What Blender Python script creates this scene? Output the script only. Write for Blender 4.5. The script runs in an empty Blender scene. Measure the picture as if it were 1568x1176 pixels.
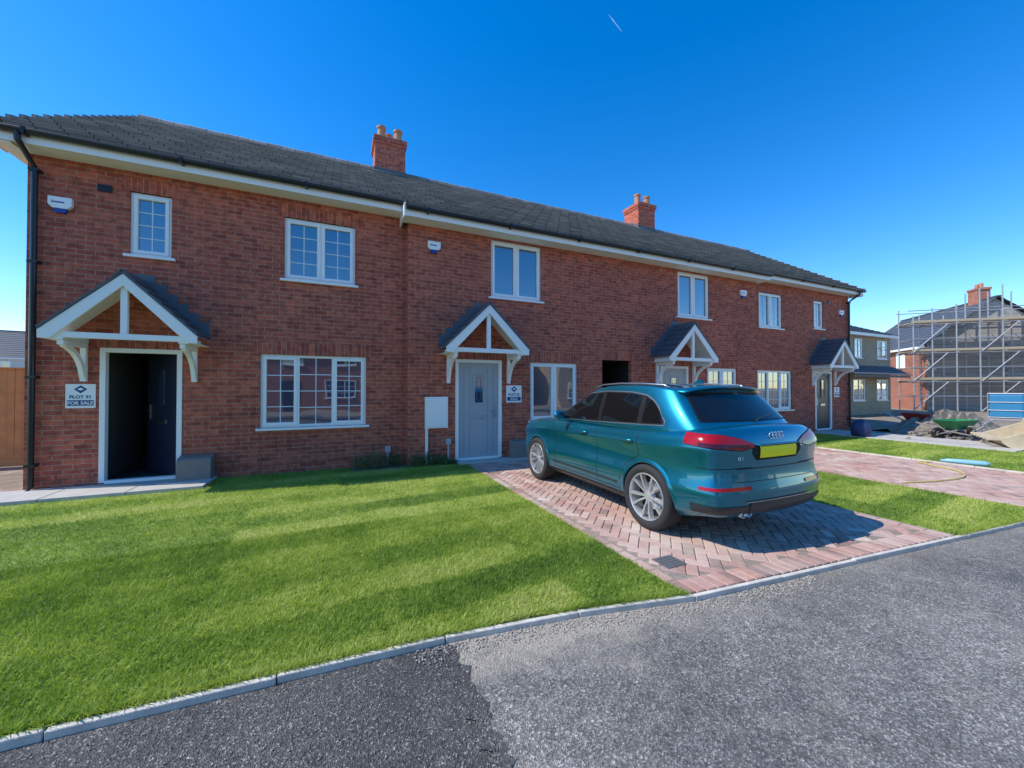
import bpy, bmesh, math, random
import numpy as np
from mathutils import Vector, Matrix
from mathutils.bvhtree import BVHTree
random.seed(7); rng=np.random.default_rng(7)
R=math.radians
sc=bpy.context.scene
# ------------------------------------------------------------------ utils
class MB:
    def __init__(s): s.v=[]; s.f=[]; s.m=[]; s.t=[]
    def add(s,vs,fs,mi=0,t=0.0):
        b=len(s.v); s.v+= [tuple(p) for p in vs]
        for f in fs: s.f.append(tuple(b+i for i in f)); s.m.append(mi); s.t.append(t)
    def box(s,x0,x1,y0,y1,z0,z1,mi=0,t=0.0,M=None):
        if x0>x1:x0,x1=x1,x0
        if y0>y1:y0,y1=y1,y0
        if z0>z1:z0,z1=z1,z0
        vs=[(x0,y0,z0),(x1,y0,z0),(x1,y1,z0),(x0,y1,z0),(x0,y0,z1),(x1,y0,z1),(x1,y1,z1),(x0,y1,z1)]
        if M is not None: vs=[M@Vector(p) for p in vs]
        s.add(vs,[(0,3,2,1),(4,5,6,7),(0,1,5,4),(1,2,6,5),(2,3,7,6),(3,0,4,7)],mi,t)
    def quad(s,a,b,c,d,mi=0,t=0.0): s.add([a,b,c,d],[(0,1,2,3)],mi,t)
    def poly(s,pts,mi=0): s.add(pts,[tuple(range(len(pts)))],mi)
    def tube(s,pts,r,n=10,mi=0,cap=True):
        pts=[Vector(p) for p in pts]; rs=r if isinstance(r,(list,tuple)) else [r]*len(pts)
        rings=[]
        for i,p in enumerate(pts):
            d=(pts[min(i+1,len(pts)-1)]-pts[max(i-1,0)]).normalized()
            up=Vector((0,0,1)) if abs(d.z)<.9 else Vector((0,1,0))
            a=d.cross(up).normalized(); b=a.cross(d).normalized()
            rings.append([p+(a*math.cos(2*math.pi*k/n)+b*math.sin(2*math.pi*k/n))*rs[i] for k in range(n)])
        vs=[q for r_ in rings for q in r_]; fs=[]
        for i in range(len(pts)-1):
            for k in range(n):
                k2=(k+1)%n; fs.append((i*n+k,i*n+k2,(i+1)*n+k2,(i+1)*n+k))
        if cap: fs.append(tuple(range(n-1,-1,-1))); fs.append(tuple((len(pts)-1)*n+k for k in range(n)))
        s.add(vs,fs,mi)
    def lathe(s,prof,n=40,M=None,mi=0,closed=False):
        vs=[];fs=[]
        for (r,x) in prof:
            for k in range(n):
                a=2*math.pi*k/n; p=Vector((x,r*math.cos(a),r*math.sin(a)))
                vs.append(M@p if M is not None else p)
        m=len(prof)
        for i in range(m-1 if not closed else m):
            j=(i+1)%m
            for k in range(n):
                k2=(k+1)%n; fs.append((i*n+k,i*n+k2,j*n+k2,j*n+k))
        s.add(vs,fs,mi)
    def prism(s,poly,axis,a,b,mi=0,M=None):
        def P(p,c):
            q={'y':(p[0],c,p[1]),'x':(c,p[0],p[1]),'z':(p[0],p[1],c)}[axis]
            return M@Vector(q) if M is not None else q
        n=len(poly); vs=[P(p,a) for p in poly]+[P(p,b) for p in poly]
        fs=[tuple(range(n)),tuple(range(2*n-1,n-1,-1))]+[(i,(i+1)%n,n+(i+1)%n,n+i) for i in range(n)]
        s.add(vs,fs,mi)
    def build(s,name,mats,parent=None,smooth=False,bevel=0,loc=None,fixn=True):
        me=bpy.data.meshes.new(name); me.from_pydata(s.v,[],s.f)
        mats=mats if isinstance(mats,(list,tuple)) else [mats]
        for m in mats: me.materials.append(m)
        me.polygons.foreach_set('material_index',s.m)
        at=me.attributes.new('tint','FLOAT','FACE'); at.data.foreach_set('value',s.t)
        if fixn:
            bm=bmesh.new(); bm.from_mesh(me); bmesh.ops.recalc_face_normals(bm,faces=bm.faces); bm.to_mesh(me); bm.free()
        if smooth: me.polygons.foreach_set('use_smooth',[True]*len(me.polygons))
        o=bpy.data.objects.new(name,me); sc.collection.objects.link(o)
        if parent is not None: o.parent=parent
        if loc: o.location=loc
        if bevel:
            b=o.modifiers.new('bev','BEVEL'); b.width=bevel; b.segments=2; b.limit_method='ANGLE'
        return o
def empty(name,loc=(0,0,0),rz=0,scale=1):
    e=bpy.data.objects.new(name,None); e.empty_display_size=.3; e.location=loc; e.rotation_euler=(0,0,rz); e.scale=(scale,)*3
    sc.collection.objects.link(e); return e
# ------------------------------------------------------------------ materials
def newmat(name):
    m=bpy.data.materials.new(name); m.use_nodes=True; nt=m.node_tree
    return m,nt,nt.nodes['Principled BSDF']
def N(nt,t,**kw):
    n=nt.nodes.new(t)
    for k,v in kw.items(): setattr(n,k,v)
    return n
def L(nt,a,b): nt.links.new(a,b)
def geo(nt): return N(nt,'ShaderNodeNewGeometry').outputs['Position']
def objc(nt): return N(nt,'ShaderNodeTexCoord').outputs['Object']
def noise(nt,vec,scale,detail=3,rough=.55):
    n=N(nt,'ShaderNodeTexNoise'); n.inputs['Scale'].default_value=scale; n.inputs['Detail'].default_value=detail; n.inputs['Roughness'].default_value=rough
    L(nt,vec,n.inputs['Vector']); return n.outputs['Fac']
def ramp(nt,fac,stops):
    r=N(nt,'ShaderNodeValToRGB'); e=r.color_ramp.elements
    e[0].position=stops[0][0]; e[0].color=(*stops[0][1],1); e[1].position=stops[-1][0]; e[1].color=(*stops[-1][1],1)
    for p,c in stops[1:-1]:
        q=e.new(p); q.color=(*c,1)
    L(nt,fac,r.inputs['Fac']); return r.outputs['Color']
def mix(nt,fac,a,b,bt='MIX'):
    m=N(nt,'ShaderNodeMix',data_type='RGBA',blend_type=bt)
    for s,v in ((m.inputs[0],fac),(m.inputs[6],a),(m.inputs[7],b)):
        if hasattr(v,'links'): L(nt,v,s)
        elif isinstance(v,(tuple,list)): s.default_value=(*v,1)
        else: s.default_value=v
    return m.outputs[2]
def math_(nt,op,a,b=0.0,c=0.0):
    m=N(nt,'ShaderNodeMath',operation=op)
    for i,v in enumerate((a,b,c)):
        if hasattr(v,'links'): L(nt,v,m.inputs[i])
        else: m.inputs[i].default_value=v
    return m.outputs[0]
def bump(nt,h,strength,dist,bs):
    b=N(nt,'ShaderNodeBump'); b.inputs['Strength'].default_value=strength; b.inputs['Distance'].default_value=dist
    L(nt,h,b.inputs['Height']); L(nt,b.outputs[0],bs.inputs['Normal'])
def pm(name,col,rough=.5,metal=0,var=.12,ns=6,coat=0,bmp=0,spec=.5):
    m,nt,bs=newmat(name); p=objc(nt); n=noise(nt,p,ns,4)
    c=mix(nt,n,tuple(min(1,x*(1-var)) for x in col),tuple(min(1,x*(1+var)) for x in col))
    L(nt,c,bs.inputs['Base Color']); bs.inputs['Roughness'].default_value=rough; bs.inputs['Metallic'].default_value=metal
    bs.inputs['Coat Weight'].default_value=coat; bs.inputs['Coat Roughness'].default_value=.03
    bs.inputs['Specular IOR Level'].default_value=spec
    if bmp: bump(nt,noise(nt,p,ns*12,3),bmp,.01,bs)
    return m
def brickmat(name,c1,c2,mort,soldier=False,rowh=.075,bw=.225,ms=.006,dark=None,bstr=.7):
    m,nt,bs=newmat(name); p=geo(nt); s=N(nt,'ShaderNodeSeparateXYZ'); L(nt,p,s.inputs[0])
    u=math_(nt,'ADD',s.outputs[0],s.outputs[1]); cb=N(nt,'ShaderNodeCombineXYZ')
    if soldier:
        L(nt,u,cb.inputs[1]); L(nt,math_(nt,'ADD',s.outputs[2],.03),cb.inputs[0])
    else: L(nt,u,cb.inputs[0]); L(nt,s.outputs[2],cb.inputs[1])
    b=N(nt,'ShaderNodeTexBrick'); L(nt,cb.outputs[0],b.inputs['Vector'])
    b.offset=0 if soldier else .5
    b.inputs['Scale'].default_value=1; b.inputs['Mortar Size'].default_value=ms; b.inputs['Mortar Smooth'].default_value=.2
    b.inputs['Brick Width'].default_value=5 if soldier else bw; b.inputs['Row Height'].default_value=rowh; b.inputs['Bias'].default_value=-.1
    b.inputs['Color1'].default_value=(*c1,1); b.inputs['Color2'].default_value=(*c2,1); b.inputs['Mortar'].default_value=(*mort,1)
    big=noise(nt,p,.7,4); fine=noise(nt,p,60,3); mid=noise(nt,cb.outputs[0],9,2)
    c=mix(nt,.8,b.outputs['Color'],ramp(nt,mid,[(.3,(.55,.55,.58)),(.5,(1,1,1)),(.7,(1.25,1.14,1.05))]),'MULTIPLY')
    c=mix(nt,.8,c,ramp(nt,fine,[(.3,(.74,.74,.74)),(.7,(1.2,1.2,1.2))]),'MULTIPLY')
    c=mix(nt,.8,c,ramp(nt,big,[(.3,(.86,.85,.85)),(.7,(1.14,1.12,1.1))]),'MULTIPLY')
    L(nt,c,bs.inputs['Base Color']); bs.inputs['Roughness'].default_value=.88; bs.inputs['Specular IOR Level'].default_value=.25
    h=math_(nt,'ADD',math_(nt,'MULTIPLY',b.outputs['Fac'],-1.0),math_(nt,'MULTIPLY',fine,.35))
    bump(nt,h,bstr,.008,bs); return m
M_brick=brickmat('red_brick',(.55,.140,.080),(.33,.075,.052),(.44,.27,.20))
M_sold=brickmat('soldier_brick',(.56,.145,.082),(.35,.08,.054),(.44,.27,.20),soldier=True)
M_obrick=brickmat('orange_brick',(.46,.18,.11),(.36,.12,.075),(.38,.30,.26))
M_buff=brickmat('buff_brick',(.50,.40,.26),(.44,.34,.21),(.40,.35,.28))
M_block=brickmat('blockwork',(.44,.42,.40),(.38,.365,.35),(.28,.28,.27),rowh=.225,bw=.45,ms=.01)
M_white=pm('white_upvc',(.90,.875,.83),.35,var=.02,ns=2)
M_paintw=pm('white_painted_timber',(.90,.87,.82),.5,var=.03,ns=5,bmp=.05)
M_black=pm('black_plastic',(.012,.012,.014),.35)
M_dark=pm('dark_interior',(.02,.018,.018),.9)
M_lead=pm('lead_flashing',(.10,.11,.125),.55,ns=9)
M_slab=pm('concrete_slab',(.48,.45,.40),.9,var=.2,ns=5,bmp=.3)
M_kerb=pm('concrete_edging',(.60,.55,.47),.9,var=.45,ns=7,bmp=.6)
M_doorg=pm('grey_door_paint',(.38,.40,.42),.35,var=.05)
M_doorn=pm('navy_door_paint',(.02,.025,.045),.3)
M_steel=pm('brushed_steel',(.55,.55,.56),.3,1)
M_chrome=pm('chrome',(.8,.8,.8),.1,1,var=.02)
M_galv=pm('galvanised_steel',(.46,.46,.46),.5,.6)
M_cover=pm('dull_iron_cover',(.13,.13,.13),.7,.2,var=.3)
M_wood=pm('scaffold_board',(.48,.38,.25),.8,ns=4)
M_gbox=pm('grey_meter_plastic',(.22,.185,.16),.55)
M_gpipe=pm('grey_pipe',(.40,.41,.42),.5)
M_pot=pm('terracotta',(.48,.22,.12),.8)
M_mortar=pm('mortar_cap',(.38,.36,.33),.9)
M_blue=pm('sign_blue',(.01,.05,.22),.4)
def roofmat(name,col,rowh=.3,bw=.33,sl=.8387):
    m,nt,bs=newmat(name); p=geo(nt); s=N(nt,'ShaderNodeSeparateXYZ'); L(nt,p,s.inputs[0]); cb=N(nt,'ShaderNodeCombineXYZ')
    L(nt,s.outputs[0],cb.inputs[0]); L(nt,math_(nt,'MULTIPLY',math_(nt,'ADD',s.outputs[1],.38),1/sl),cb.inputs[1])
    b=N(nt,'ShaderNodeTexBrick'); L(nt,cb.outputs[0],b.inputs['Vector']); b.offset=.5
    b.inputs['Scale'].default_value=1; b.inputs['Mortar Size'].default_value=.008; b.inputs['Brick Width'].default_value=bw; b.inputs['Row Height'].default_value=rowh
    b.inputs['Color1'].default_value=(*[x*1.2 for x in col],1); b.inputs['Color2'].default_value=(*[x*.8 for x in col],1); b.inputs['Mortar'].default_value=(*[x*.2 for x in col],1)
    c=mix(nt,.6,b.outputs['Color'],ramp(nt,noise(nt,p,2.5,5),[(.3,(.75,.75,.75)),(.7,(1.25,1.23,1.18))]),'MULTIPLY')
    L(nt,c,bs.inputs['Base Color']); bs.inputs['Roughness'].default_value=.7
    bump(nt,math_(nt,'MULTIPLY_ADD',noise(nt,p,50,3),.4,math_(nt,'MULTIPLY',b.outputs['Fac'],-1.)),.5,.008,bs); return m
M_tile=roofmat('concrete_roof_tile',(.25,.228,.205),rowh=5.34/17)
M_slate=pm('slate_tile',(.085,.095,.11),.6,var=.35,ns=7,bmp=.2)
M_glass,nt,bs=newmat('window_glass')
bs.inputs['Base Color'].default_value=(.025,.045,.085,1); bs.inputs['Roughness'].default_value=.12
g=N(nt,'ShaderNodeBsdfGlossy'); g.inputs['Roughness'].default_value=.015; g.inputs['Color'].default_value=(.9,.95,1,1)
ms=N(nt,'ShaderNodeMixShader'); fr=N(nt,'ShaderNodeFresnel'); fr.inputs['IOR'].default_value=1.8
L(nt,math_(nt,'ADD',fr.outputs[0],.16),ms.inputs[0]); L(nt,bs.outputs[0],ms.inputs[1]); L(nt,g.outputs[0],ms.inputs[2])
L(nt,ms.outputs[0],nt.nodes['Material Output'].inputs['Surface'])
bump_n=noise(nt,geo(nt),1.3,1); bb=N(nt,'ShaderNodeBump'); bb.inputs['Strength'].default_value=.07; bb.inputs['Distance'].default_value=.05; L(nt,bump_n,bb.inputs['Height']); L(nt,bb.outputs[0],g.inputs['Normal'])
def groundmat(name,stops,scale,bs_=.5,fine=90,rough=.95,big=.5,dist=.01):
    m,nt,bs=newmat(name); p=geo(nt)
    c=ramp(nt,noise(nt,p,scale,6,.65),stops)
    c=mix(nt,.7,c,ramp(nt,noise(nt,p,big,4),[(.3,(.75,.75,.75)),(.7,(1.25,1.25,1.25))]),'MULTIPLY')
    L(nt,c,bs.inputs['Base Color']); bs.inputs['Roughness'].default_value=rough
    bump(nt,noise(nt,p,fine,4),bs_,dist,bs); return m
M_dirt=groundmat('bare_earth',[(.3,(.16,.125,.09)),(.55,(.28,.23,.17)),(.75,(.38,.33,.26))],3,.8,25,dist=.03)
def asphalt(name,base,stone,dens,sand=0):
    m,nt,bs=newmat(name); p=geo(nt)
    v=N(nt,'ShaderNodeTexVoronoi'); v.inputs['Scale'].default_value=135; L(nt,p,v.inputs['Vector'])
    v2=N(nt,'ShaderNodeTexVoronoi'); v2.inputs['Scale'].default_value=60; L(nt,p,v2.inputs['Vector'])
    sx=N(nt,'ShaderNodeSeparateColor'); L(nt,v.outputs['Color'],sx.inputs[0])
    sx2=N(nt,'ShaderNodeSeparateColor'); L(nt,v2.outputs['Color'],sx2.inputs[0])
    c=ramp(nt,sx.outputs[0],[(0,tuple(x*.55 for x in base)),(.55,base),(1-dens,tuple(x*1.4 for x in base)),(1,stone)])
    c=mix(nt,.6,c,ramp(nt,sx2.outputs[1],[(0,(.62,.62,.62)),(.7,(1,1,1)),(.93,(1.15,1.15,1.13)),(1,(1.8,1.75,1.65))]),'MULTIPLY')
    n=noise(nt,p,.9,7,.65); n2=noise(nt,p,14,4,.6)
    c=mix(nt,.9,c,ramp(nt,n,[(.32,(.62,.62,.62)),(.68,(1.45,1.42,1.35))]),'MULTIPLY')
    c=mix(nt,.6,c,ramp(nt,n2,[(.3,(.7,.7,.7)),(.7,(1.3,1.3,1.3))]),'MULTIPLY')
    if sand:
        s=N(nt,'ShaderNodeSeparateXYZ'); L(nt,p,s.inputs[0])
        q=math_(nt,'MULTIPLY_ADD',s.outputs[0],.12,math_(nt,'ADD',s.outputs[1],6.08))
        k=math_(nt,'MULTIPLY_ADD',q,3.2,math_(nt,'MULTIPLY_ADD',noise(nt,p,4,6,.75),2.8,-1.35))
        xm=ramp(nt,math_(nt,'MULTIPLY',s.outputs[0],.2),[(.10,(0,0,0)),(.13,(1,1,1)),(.34,(.85,.85,.85)),(.55,(.15,.15,.15))])
        k=math_(nt,'MULTIPLY',k,xm); k=math_(nt,'MINIMUM',math_(nt,'MAXIMUM',k,0.0),.85)
        dm=ramp(nt,noise(nt,p,1.7,7,.8),[(.52,(0,0,0)),(.70,(.5,.5,.5))]); k=math_(nt,'MAXIMUM',k,dm)
        c=mix(nt,k,c,(.46,.40,.31))
    L(nt,c,bs.inputs['Base Color']); bs.inputs['Roughness'].default_value=.85
    h=math_(nt,'ADD',v.outputs['Distance'],math_(nt,'MULTIPLY',v2.outputs['Distance'],.9)); bump(nt,h,.8,.010,bs); return m
M_asph_d=asphalt('new_asphalt',(.088,.085,.080),(.33,.32,.30),.12)
M_asph_l=asphalt('worn_asphalt',(.19,.18,.165),(.46,.44,.40),.2,sand=1)
def pavmat():
    m,nt,bs=newmat('block_paver'); p=geo(nt); a=N(nt,'ShaderNodeAttribute'); a.attribute_name='tint'
    c=ramp(nt,a.outputs['Fac'],[(0,(.22,.14,.12)),(.3,(.35,.185,.145)),(.6,(.46,.245,.19)),(.85,(.53,.36,.29)),(1,(.55,.45,.37))])
    c=mix(nt,.7,c,ramp(nt,noise(nt,p,25,5),[(.3,(.75,.75,.75)),(.7,(1.25,1.25,1.25))]),'MULTIPLY')
    d=noise(nt,p,1.6,5,.6); c=mix(nt,ramp(nt,d,[(.36,(.05,.05,.05)),(.66,(.65,.65,.65))]),c,(.58,.48,.40))
    L(nt,c,bs.inputs['Base Color']); bs.inputs['Roughness'].default_value=.88; bump(nt,noise(nt,p,120,3),.4,.006,bs); return m
M_pav=pavmat()
M_sandj=groundmat('jointing_sand',[(.3,(.18,.15,.12)),(.7,(.33,.28,.22))],20)
def grassmat(name,blade):
    m,nt,bs=newmat(name); p=geo(nt)
    # rolls of turf laid side by side: every roll has its own tone
    mp=N(nt,'ShaderNodeMapping'); L(nt,p,mp.inputs[0]); mp.inputs['Rotation'].default_value=(0,0,R(-5))
    wob=N(nt,'ShaderNodeTexNoise'); wob.inputs['Scale'].default_value=3; wob.inputs['Detail'].default_value=4; L(nt,p,wob.inputs['Vector'])
    va=N(nt,'ShaderNodeVectorMath',operation='SCALE'); L(nt,wob.outputs['Color'],va.inputs[0]); va.inputs[3].default_value=.13
    vb=N(nt,'ShaderNodeVectorMath',operation='ADD'); L(nt,mp.outputs[0],vb.inputs[0]); L(nt,va.outputs[0],vb.inputs[1])
    b=N(nt,'ShaderNodeTexBrick'); L(nt,vb.outputs[0],b.inputs['Vector']); b.inputs['Scale'].default_value=1; b.inputs['Brick Width'].default_value=2.4; b.inputs['Row Height'].default_value=.42; b.inputs['Mortar Size'].default_value=.025; b.inputs['Mortar Smooth'].default_value=1
    b.inputs['Color1'].default_value=(0,0,0,1); b.inputs['Color2'].default_value=(1,1,1,1); b.inputs['Mortar'].default_value=(.35,.35,.35,1)
    s=N(nt,'ShaderNodeSeparateXYZ'); L(nt,vb.outputs[0],s.inputs[0])
    st=math_(nt,'MULTIPLY_ADD',math_(nt,'SINE',math_(nt,'MULTIPLY',s.outputs[1],math_.__class__ and math.pi/.42)),.5,.5)
    w=math_(nt,'MULTIPLY_ADD',b.outputs['Color'],.70,math_(nt,'MULTIPLY',st,.30)); patch=noise(nt,p,1.5,6,.7); f=noise(nt,p,38,3); f2=noise(nt,p,9,4,.7)
    k=math_(nt,'MULTIPLY_ADD',w,.24,math_(nt,'MULTIPLY_ADD',patch,.45,math_(nt,'MULTIPLY_ADD',f2,.25,math_(nt,'MULTIPLY',f,.26))))
    sc_=1.0 if blade else .85
    c=ramp(nt,k,[(.44,tuple(x*sc_ for x in (.14,.245,.035))),(.56,tuple(x*sc_ for x in (.26,.375,.055))),(.67,tuple(x*sc_ for x in (.44,.53,.10))),(.82,tuple(x*sc_ for x in (.62,.62,.24)))])
    L(nt,c,bs.inputs['Base Color']); bs.inputs['Roughness'].default_value=.55; bs.inputs['Specular IOR Level'].default_value=.35
    if blade:
        t=N(nt,'ShaderNodeBsdfTranslucent'); L(nt,mix(nt,1.0,c,(1.0,1.05,.6),'MULTIPLY'),t.inputs['Color'])
        ms=N(nt,'ShaderNodeMixShader'); ms.inputs[0].default_value=.4; L(nt,bs.outputs[0],ms.inputs[1]); L(nt,t.outputs[0],ms.inputs[2]); L(nt,ms.outputs[0],nt.nodes['Material Output'].inputs['Surface'])
    else: bump(nt,noise(nt,p,120,3),1,.02,bs)
    return m
M_blade=grassmat('grass_blade',True); M_turf=grassmat('turf_base',False)
def leafmat(name,c1,c2):
    m,nt,bs=newmat(name); p=geo(nt); c=ramp(nt,noise(nt,p,18,3),[(.35,c1),(.65,c2)]); L(nt,c,bs.inputs['Base Color']); bs.inputs['Roughness'].default_value=.5
    return m
M_leaf=leafmat('shrub_leaf',(.04,.085,.02),(.14,.21,.06))
# ------------------------------------------------------------------ world, sun, camera
w=bpy.data.worlds.new('World'); sc.world=w; w.use_nodes=True; nt=w.node_tree; bg=nt.nodes['Background']
sky=N(nt,'ShaderNodeTexSky',sky_type='NISHITA'); sky.sun_disc=False
sdir=Vector((-.88,.20,1)).normalized()
sky.sun_elevation=math.asin(sdir.z); sky.sun_rotation=math.atan2(sdir.x,sdir.y)%(2*math.pi); sky.air_density=1.0; sky.dust_density=.15; sky.ozone_density=3.0
hs=N(nt,'ShaderNodeHueSaturation'); hs.inputs['Hue'].default_value=.506; hs.inputs['Saturation'].default_value=1.42; hs.inputs['Value'].default_value=1.7; L(nt,sky.outputs[0],hs.inputs['Color']); L(nt,hs.outputs[0],bg.inputs['Color']); bg.inputs['Strength'].default_value=.15
sl=bpy.data.lights.new('sun','SUN'); sl.energy=5.0; sl.angle=R(.5); sl.color=(1,.95,.86); so=bpy.data.objects.new('sun',sl); sc.collection.objects.link(so)
so.rotation_euler=sdir.to_track_quat('Z','Y').to_euler(); so.location=(-20,5,30)
cam=bpy.data.cameras.new('camera'); co=bpy.data.objects.new('camera',cam); sc.collection.objects.link(co); sc.camera=co
cam.sensor_width=36; cam.lens=36*589/1568; cam.clip_end=30000; cam.clip_start=.05
co.location=(0,-8.1,1.53); co.rotation_euler=(R(90.68),0,R(-24.1))
sc.view_settings.view_transform='Standard'; sc.view_settings.look='None'; sc.view_settings.exposure=0
# ------------------------------------------------------------------ ground
KX=[-40,-1.4,.36,1.17,2.43,4.22,5.8,7.3,40]; KY=[-5.45,-5.62,-5.71,-5.77,-6.02,-6.17,-6.31,-6.44,-9.0]
def kerbY(x): return float(np.interp(x,KX,KY))
mb=MB(); mb.quad((-1500,-1500,-.07),(1500,-1500,-.07),(1500,1500,-.07),(-1500,1500,-.07)); mb.build('ground',M_dirt)
def strip(mb,xs,f0,f1,z,mi=0):
    for a,b in zip(xs[:-1],xs[1:]): 
        if b-a>1e-6: mb.quad((a,f0(a),z),(b,f0(b),z),(b,f1(b),z),(a,f1(a),z),mi)
road=empty('road')
mb=MB(); strip(mb,list(np.linspace(-40,.62,30)),lambda x:-13.5,lambda x:kerbY(x)-.02,-.038); mb.build('new_surface',M_asph_d,road)
mb=MB(); strip(mb,list(np.linspace(.62,40,60)),lambda x:-13.5,lambda x:kerbY(x)-.02,-.034); mb.build('worn_surface',M_asph_l,road)
mb=MB(); yy=np.linspace(-13.5,-5.8,220); ww=[.02+.022*abs(rng.normal()) for _ in yy]; oo=[.62+rng.normal()*.012 for _ in yy]
for i in range(219): mb.quad((oo[i]-ww[i],yy[i],-.030),(oo[i]+ww[i],yy[i],-.030),(oo[i+1]+ww[i+1],yy[i+1],-.030),(oo[i+1]-ww[i+1],yy[i+1],-.030))
mb.build('tar_joint',M_asph_d,road)
mb=MB(); mb.box(-40,40,-15.3,-13.5,-.06,.07); mb.build('far_pavement',M_asph_d)
mb=MB(); x=-12.0
while x<14:
    L_=.9; a,b=x+.003,x+L_-.003; dz=random.uniform(-.004,.004); dy=random.uniform(-.005,.005)
    ya,yb=kerbY(a)+dy,kerbY(b)+dy; W_=.036
    vs=[(a,ya-W_,-.06),(b,yb-W_,-.06),(b,yb,-.06),(a,ya,-.06),(a,ya-W_,.004+dz),(b,yb-W_,.004+dz),(b,yb,.004+dz),(a,ya,.004+dz)]
    mb.add(vs,[(0,3,2,1),(4,5,6,7),(0,1,5,4),(1,2,6,5),(2,3,7,6),(3,0,4,7)])
    x+=L_
mb.build('edging_kerb',M_kerb,bevel=.006)
def lawnbase(name,x0,x1,ytop,parent=None,ybot=None):
    mb=MB(); strip(mb,list(np.linspace(x0,x1,30)),(ybot or kerbY),lambda x:ytop,-.004); return mb.build(name,M_turf,parent)
lawn=empty('lawn'); lawnbase('turf_front',-12,2.36,-.02,lawn)
lawnbase('turf_middle',5.86,8.08,-.3,lawn); lawnbase('turf_far',11.26,15.4,-.35,lawn)
def blades(name,pts,hs_,wmul=1.0):
    n=len(pts); a=rng.uniform(0,2*np.pi,n); h=hs_*rng.uniform(.5,1.3,n); wd=rng.uniform(.0022,.0045,n)*wmul; lean=rng.normal(0,.7,n)*h; lean2=rng.normal(0,.7,n)*h
    v=np.zeros((n,3,3)); dx=np.cos(a)*wd; dy=np.sin(a)*wd
    v[:,0,0]=pts[:,0]-dx; v[:,0,1]=pts[:,1]-dy; v[:,1,0]=pts[:,0]+dx; v[:,1,1]=pts[:,1]+dy; v[:,:2,2]=-.004
    v[:,2,0]=pts[:,0]+lean; v[:,2,1]=pts[:,1]+lean2; v[:,2,2]=h
    me=bpy.data.meshes.new(name); me.vertices.add(3*n); me.vertices.foreach_set('co',v.reshape(-1)); me.loops.add(3*n); me.loops.foreach_set('vertex_index',np.arange(3*n,dtype=np.int32))
    me.polygons.add(n); me.polygons.foreach_set('loop_start',np.arange(0,3*n,3,dtype=np.int32)); me.update(calc_edges=True); me.materials.append(M_blade)
    o=bpy.data.objects.new(name,me); sc.collection.objects.link(o); o.parent=lawn; return o
def samp(n,x0,x1,y1,y0f=None):
    x=rng.uniform(x0,x1,n); yb=np.interp(x,KX,KY) if y0f is None else np.full(n,y0f)
    y=yb+(y1-yb)*rng.uniform(0,1,n); return np.stack([x,y],1)
p1=samp(230000,-4.0,2.36,-3.4); p2=samp(120000,-6.5,2.36,-.05,-3.5)
pp=np.concatenate([p1,p2]); keep=~((pp[:,0]<-2.28)&(pp[:,1]>-.82)); keep&=~((pp[:,0]>.2)&(pp[:,1]>-.42)); pp=pp[keep]
blades('blades_front',pp,.027)
blades('blades_middle',samp(50000,5.88,8.06,-.3),.027,1.4); blades('blades_far',samp(50000,11.28,15.3,-.4),.027,1.8)
pe=samp(12000,-5,2.36,-5.6); pe[:,1]=np.interp(pe[:,0],KX,KY)+rng.uniform(-.012,.03,len(pe)); blades('blades_edge',pe,.038)
pe=samp(4000,5.9,8.06,-5.6); pe[:,1]=np.interp(pe[:,0],KX,KY)+rng.uniform(-.012,.03,len(pe)); blades('blades_edge',pe,.04,1.3)
def driveway(name,x0,x1,y0f,y1):
    e=empty(name); mb=MB(); strip(mb,list(np.linspace(x0,x1,12)),y0f,lambda x:y1,-.012); mb.build('joint_bed',M_sandj,e)
    mb=MB(); s=.1; cx,cy=(x0+x1)/2,(y0f(x0)+y1)/2; n=int(max(x1-x0,y1-y0f(x1))/s)+6
    def paver(M,l,wd,t,z):
        g=.0035; b=.006; a0,a1,b0,b1=g,l-g,g,wd-g
        vs=[(a0,b0,-.02),(a1,b0,-.02),(a1,b1,-.02),(a0,b1,-.02),(a0,b0,z-b),(a1,b0,z-b),(a1,b1,z-b),(a0,b1,z-b),(a0+b,b0+b,z),(a1-b,b0+b,z),(a1-b,b1-b,z),(a0+b,b1-b,z)]
        vs=[M@Vector(p) for p in vs]
        mb.add(vs,[(0,1,5,4),(1,2,6,5),(2,3,7,6),(3,0,4,7),(4,5,9,8),(5,6,10,9),(6,7,11,10),(7,4,8,11),(8,9,10,11)],0,t)
    Rm=Matrix.Rotation(R(45),4,'Z')
    for i in range(-n,n):
        for j in range(-n,n):
            k=(i-j)%4
            if k not in (0,3): continue
            l,wd=(.2,.1) if k==0 else (.1,.2)
            cc=Rm@Vector((i*s+l/2,j*s+wd/2,0)); X,Y=cx+cc.x,cy+cc.y
            if x0+.14<X<x1-.14 and y0f(X)+.24<Y<y1-.02:
                M=Matrix.Translation((cx,cy,0))@Rm@Matrix.Translation((i*s,j*s,0)); paver(M,l,wd,min(1,max(0,random.gauss(.5,.24))),random.uniform(-.001,.0015))
    for xe in (x0,x1-.1):
        y=y0f(xe)
        while y+.2<y1: paver(Matrix.Translation((xe+.1,y,.004))@Matrix.Rotation(R(90),4,'Z'),.2,.1,random.random()*.8,0); y+=.2
    x=x0+.1
    while x+.1<x1-.1:
        paver(Matrix.Translation((x+.1,y0f(x)+.004,.004))@Matrix.Rotation(R(90),4,'Z'),.2,.1,random.random()*.8,0)
        x+=.1
    mb.build('pavers',M_pav,e,fixn=False); return e
driveway('block_paved_driveway',2.36,5.86,kerbY,-.3)
driveway('block_paved_driveway',8.12,11.2,kerbY,-.35)
mb=MB(); y=kerbY(11.23)
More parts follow.
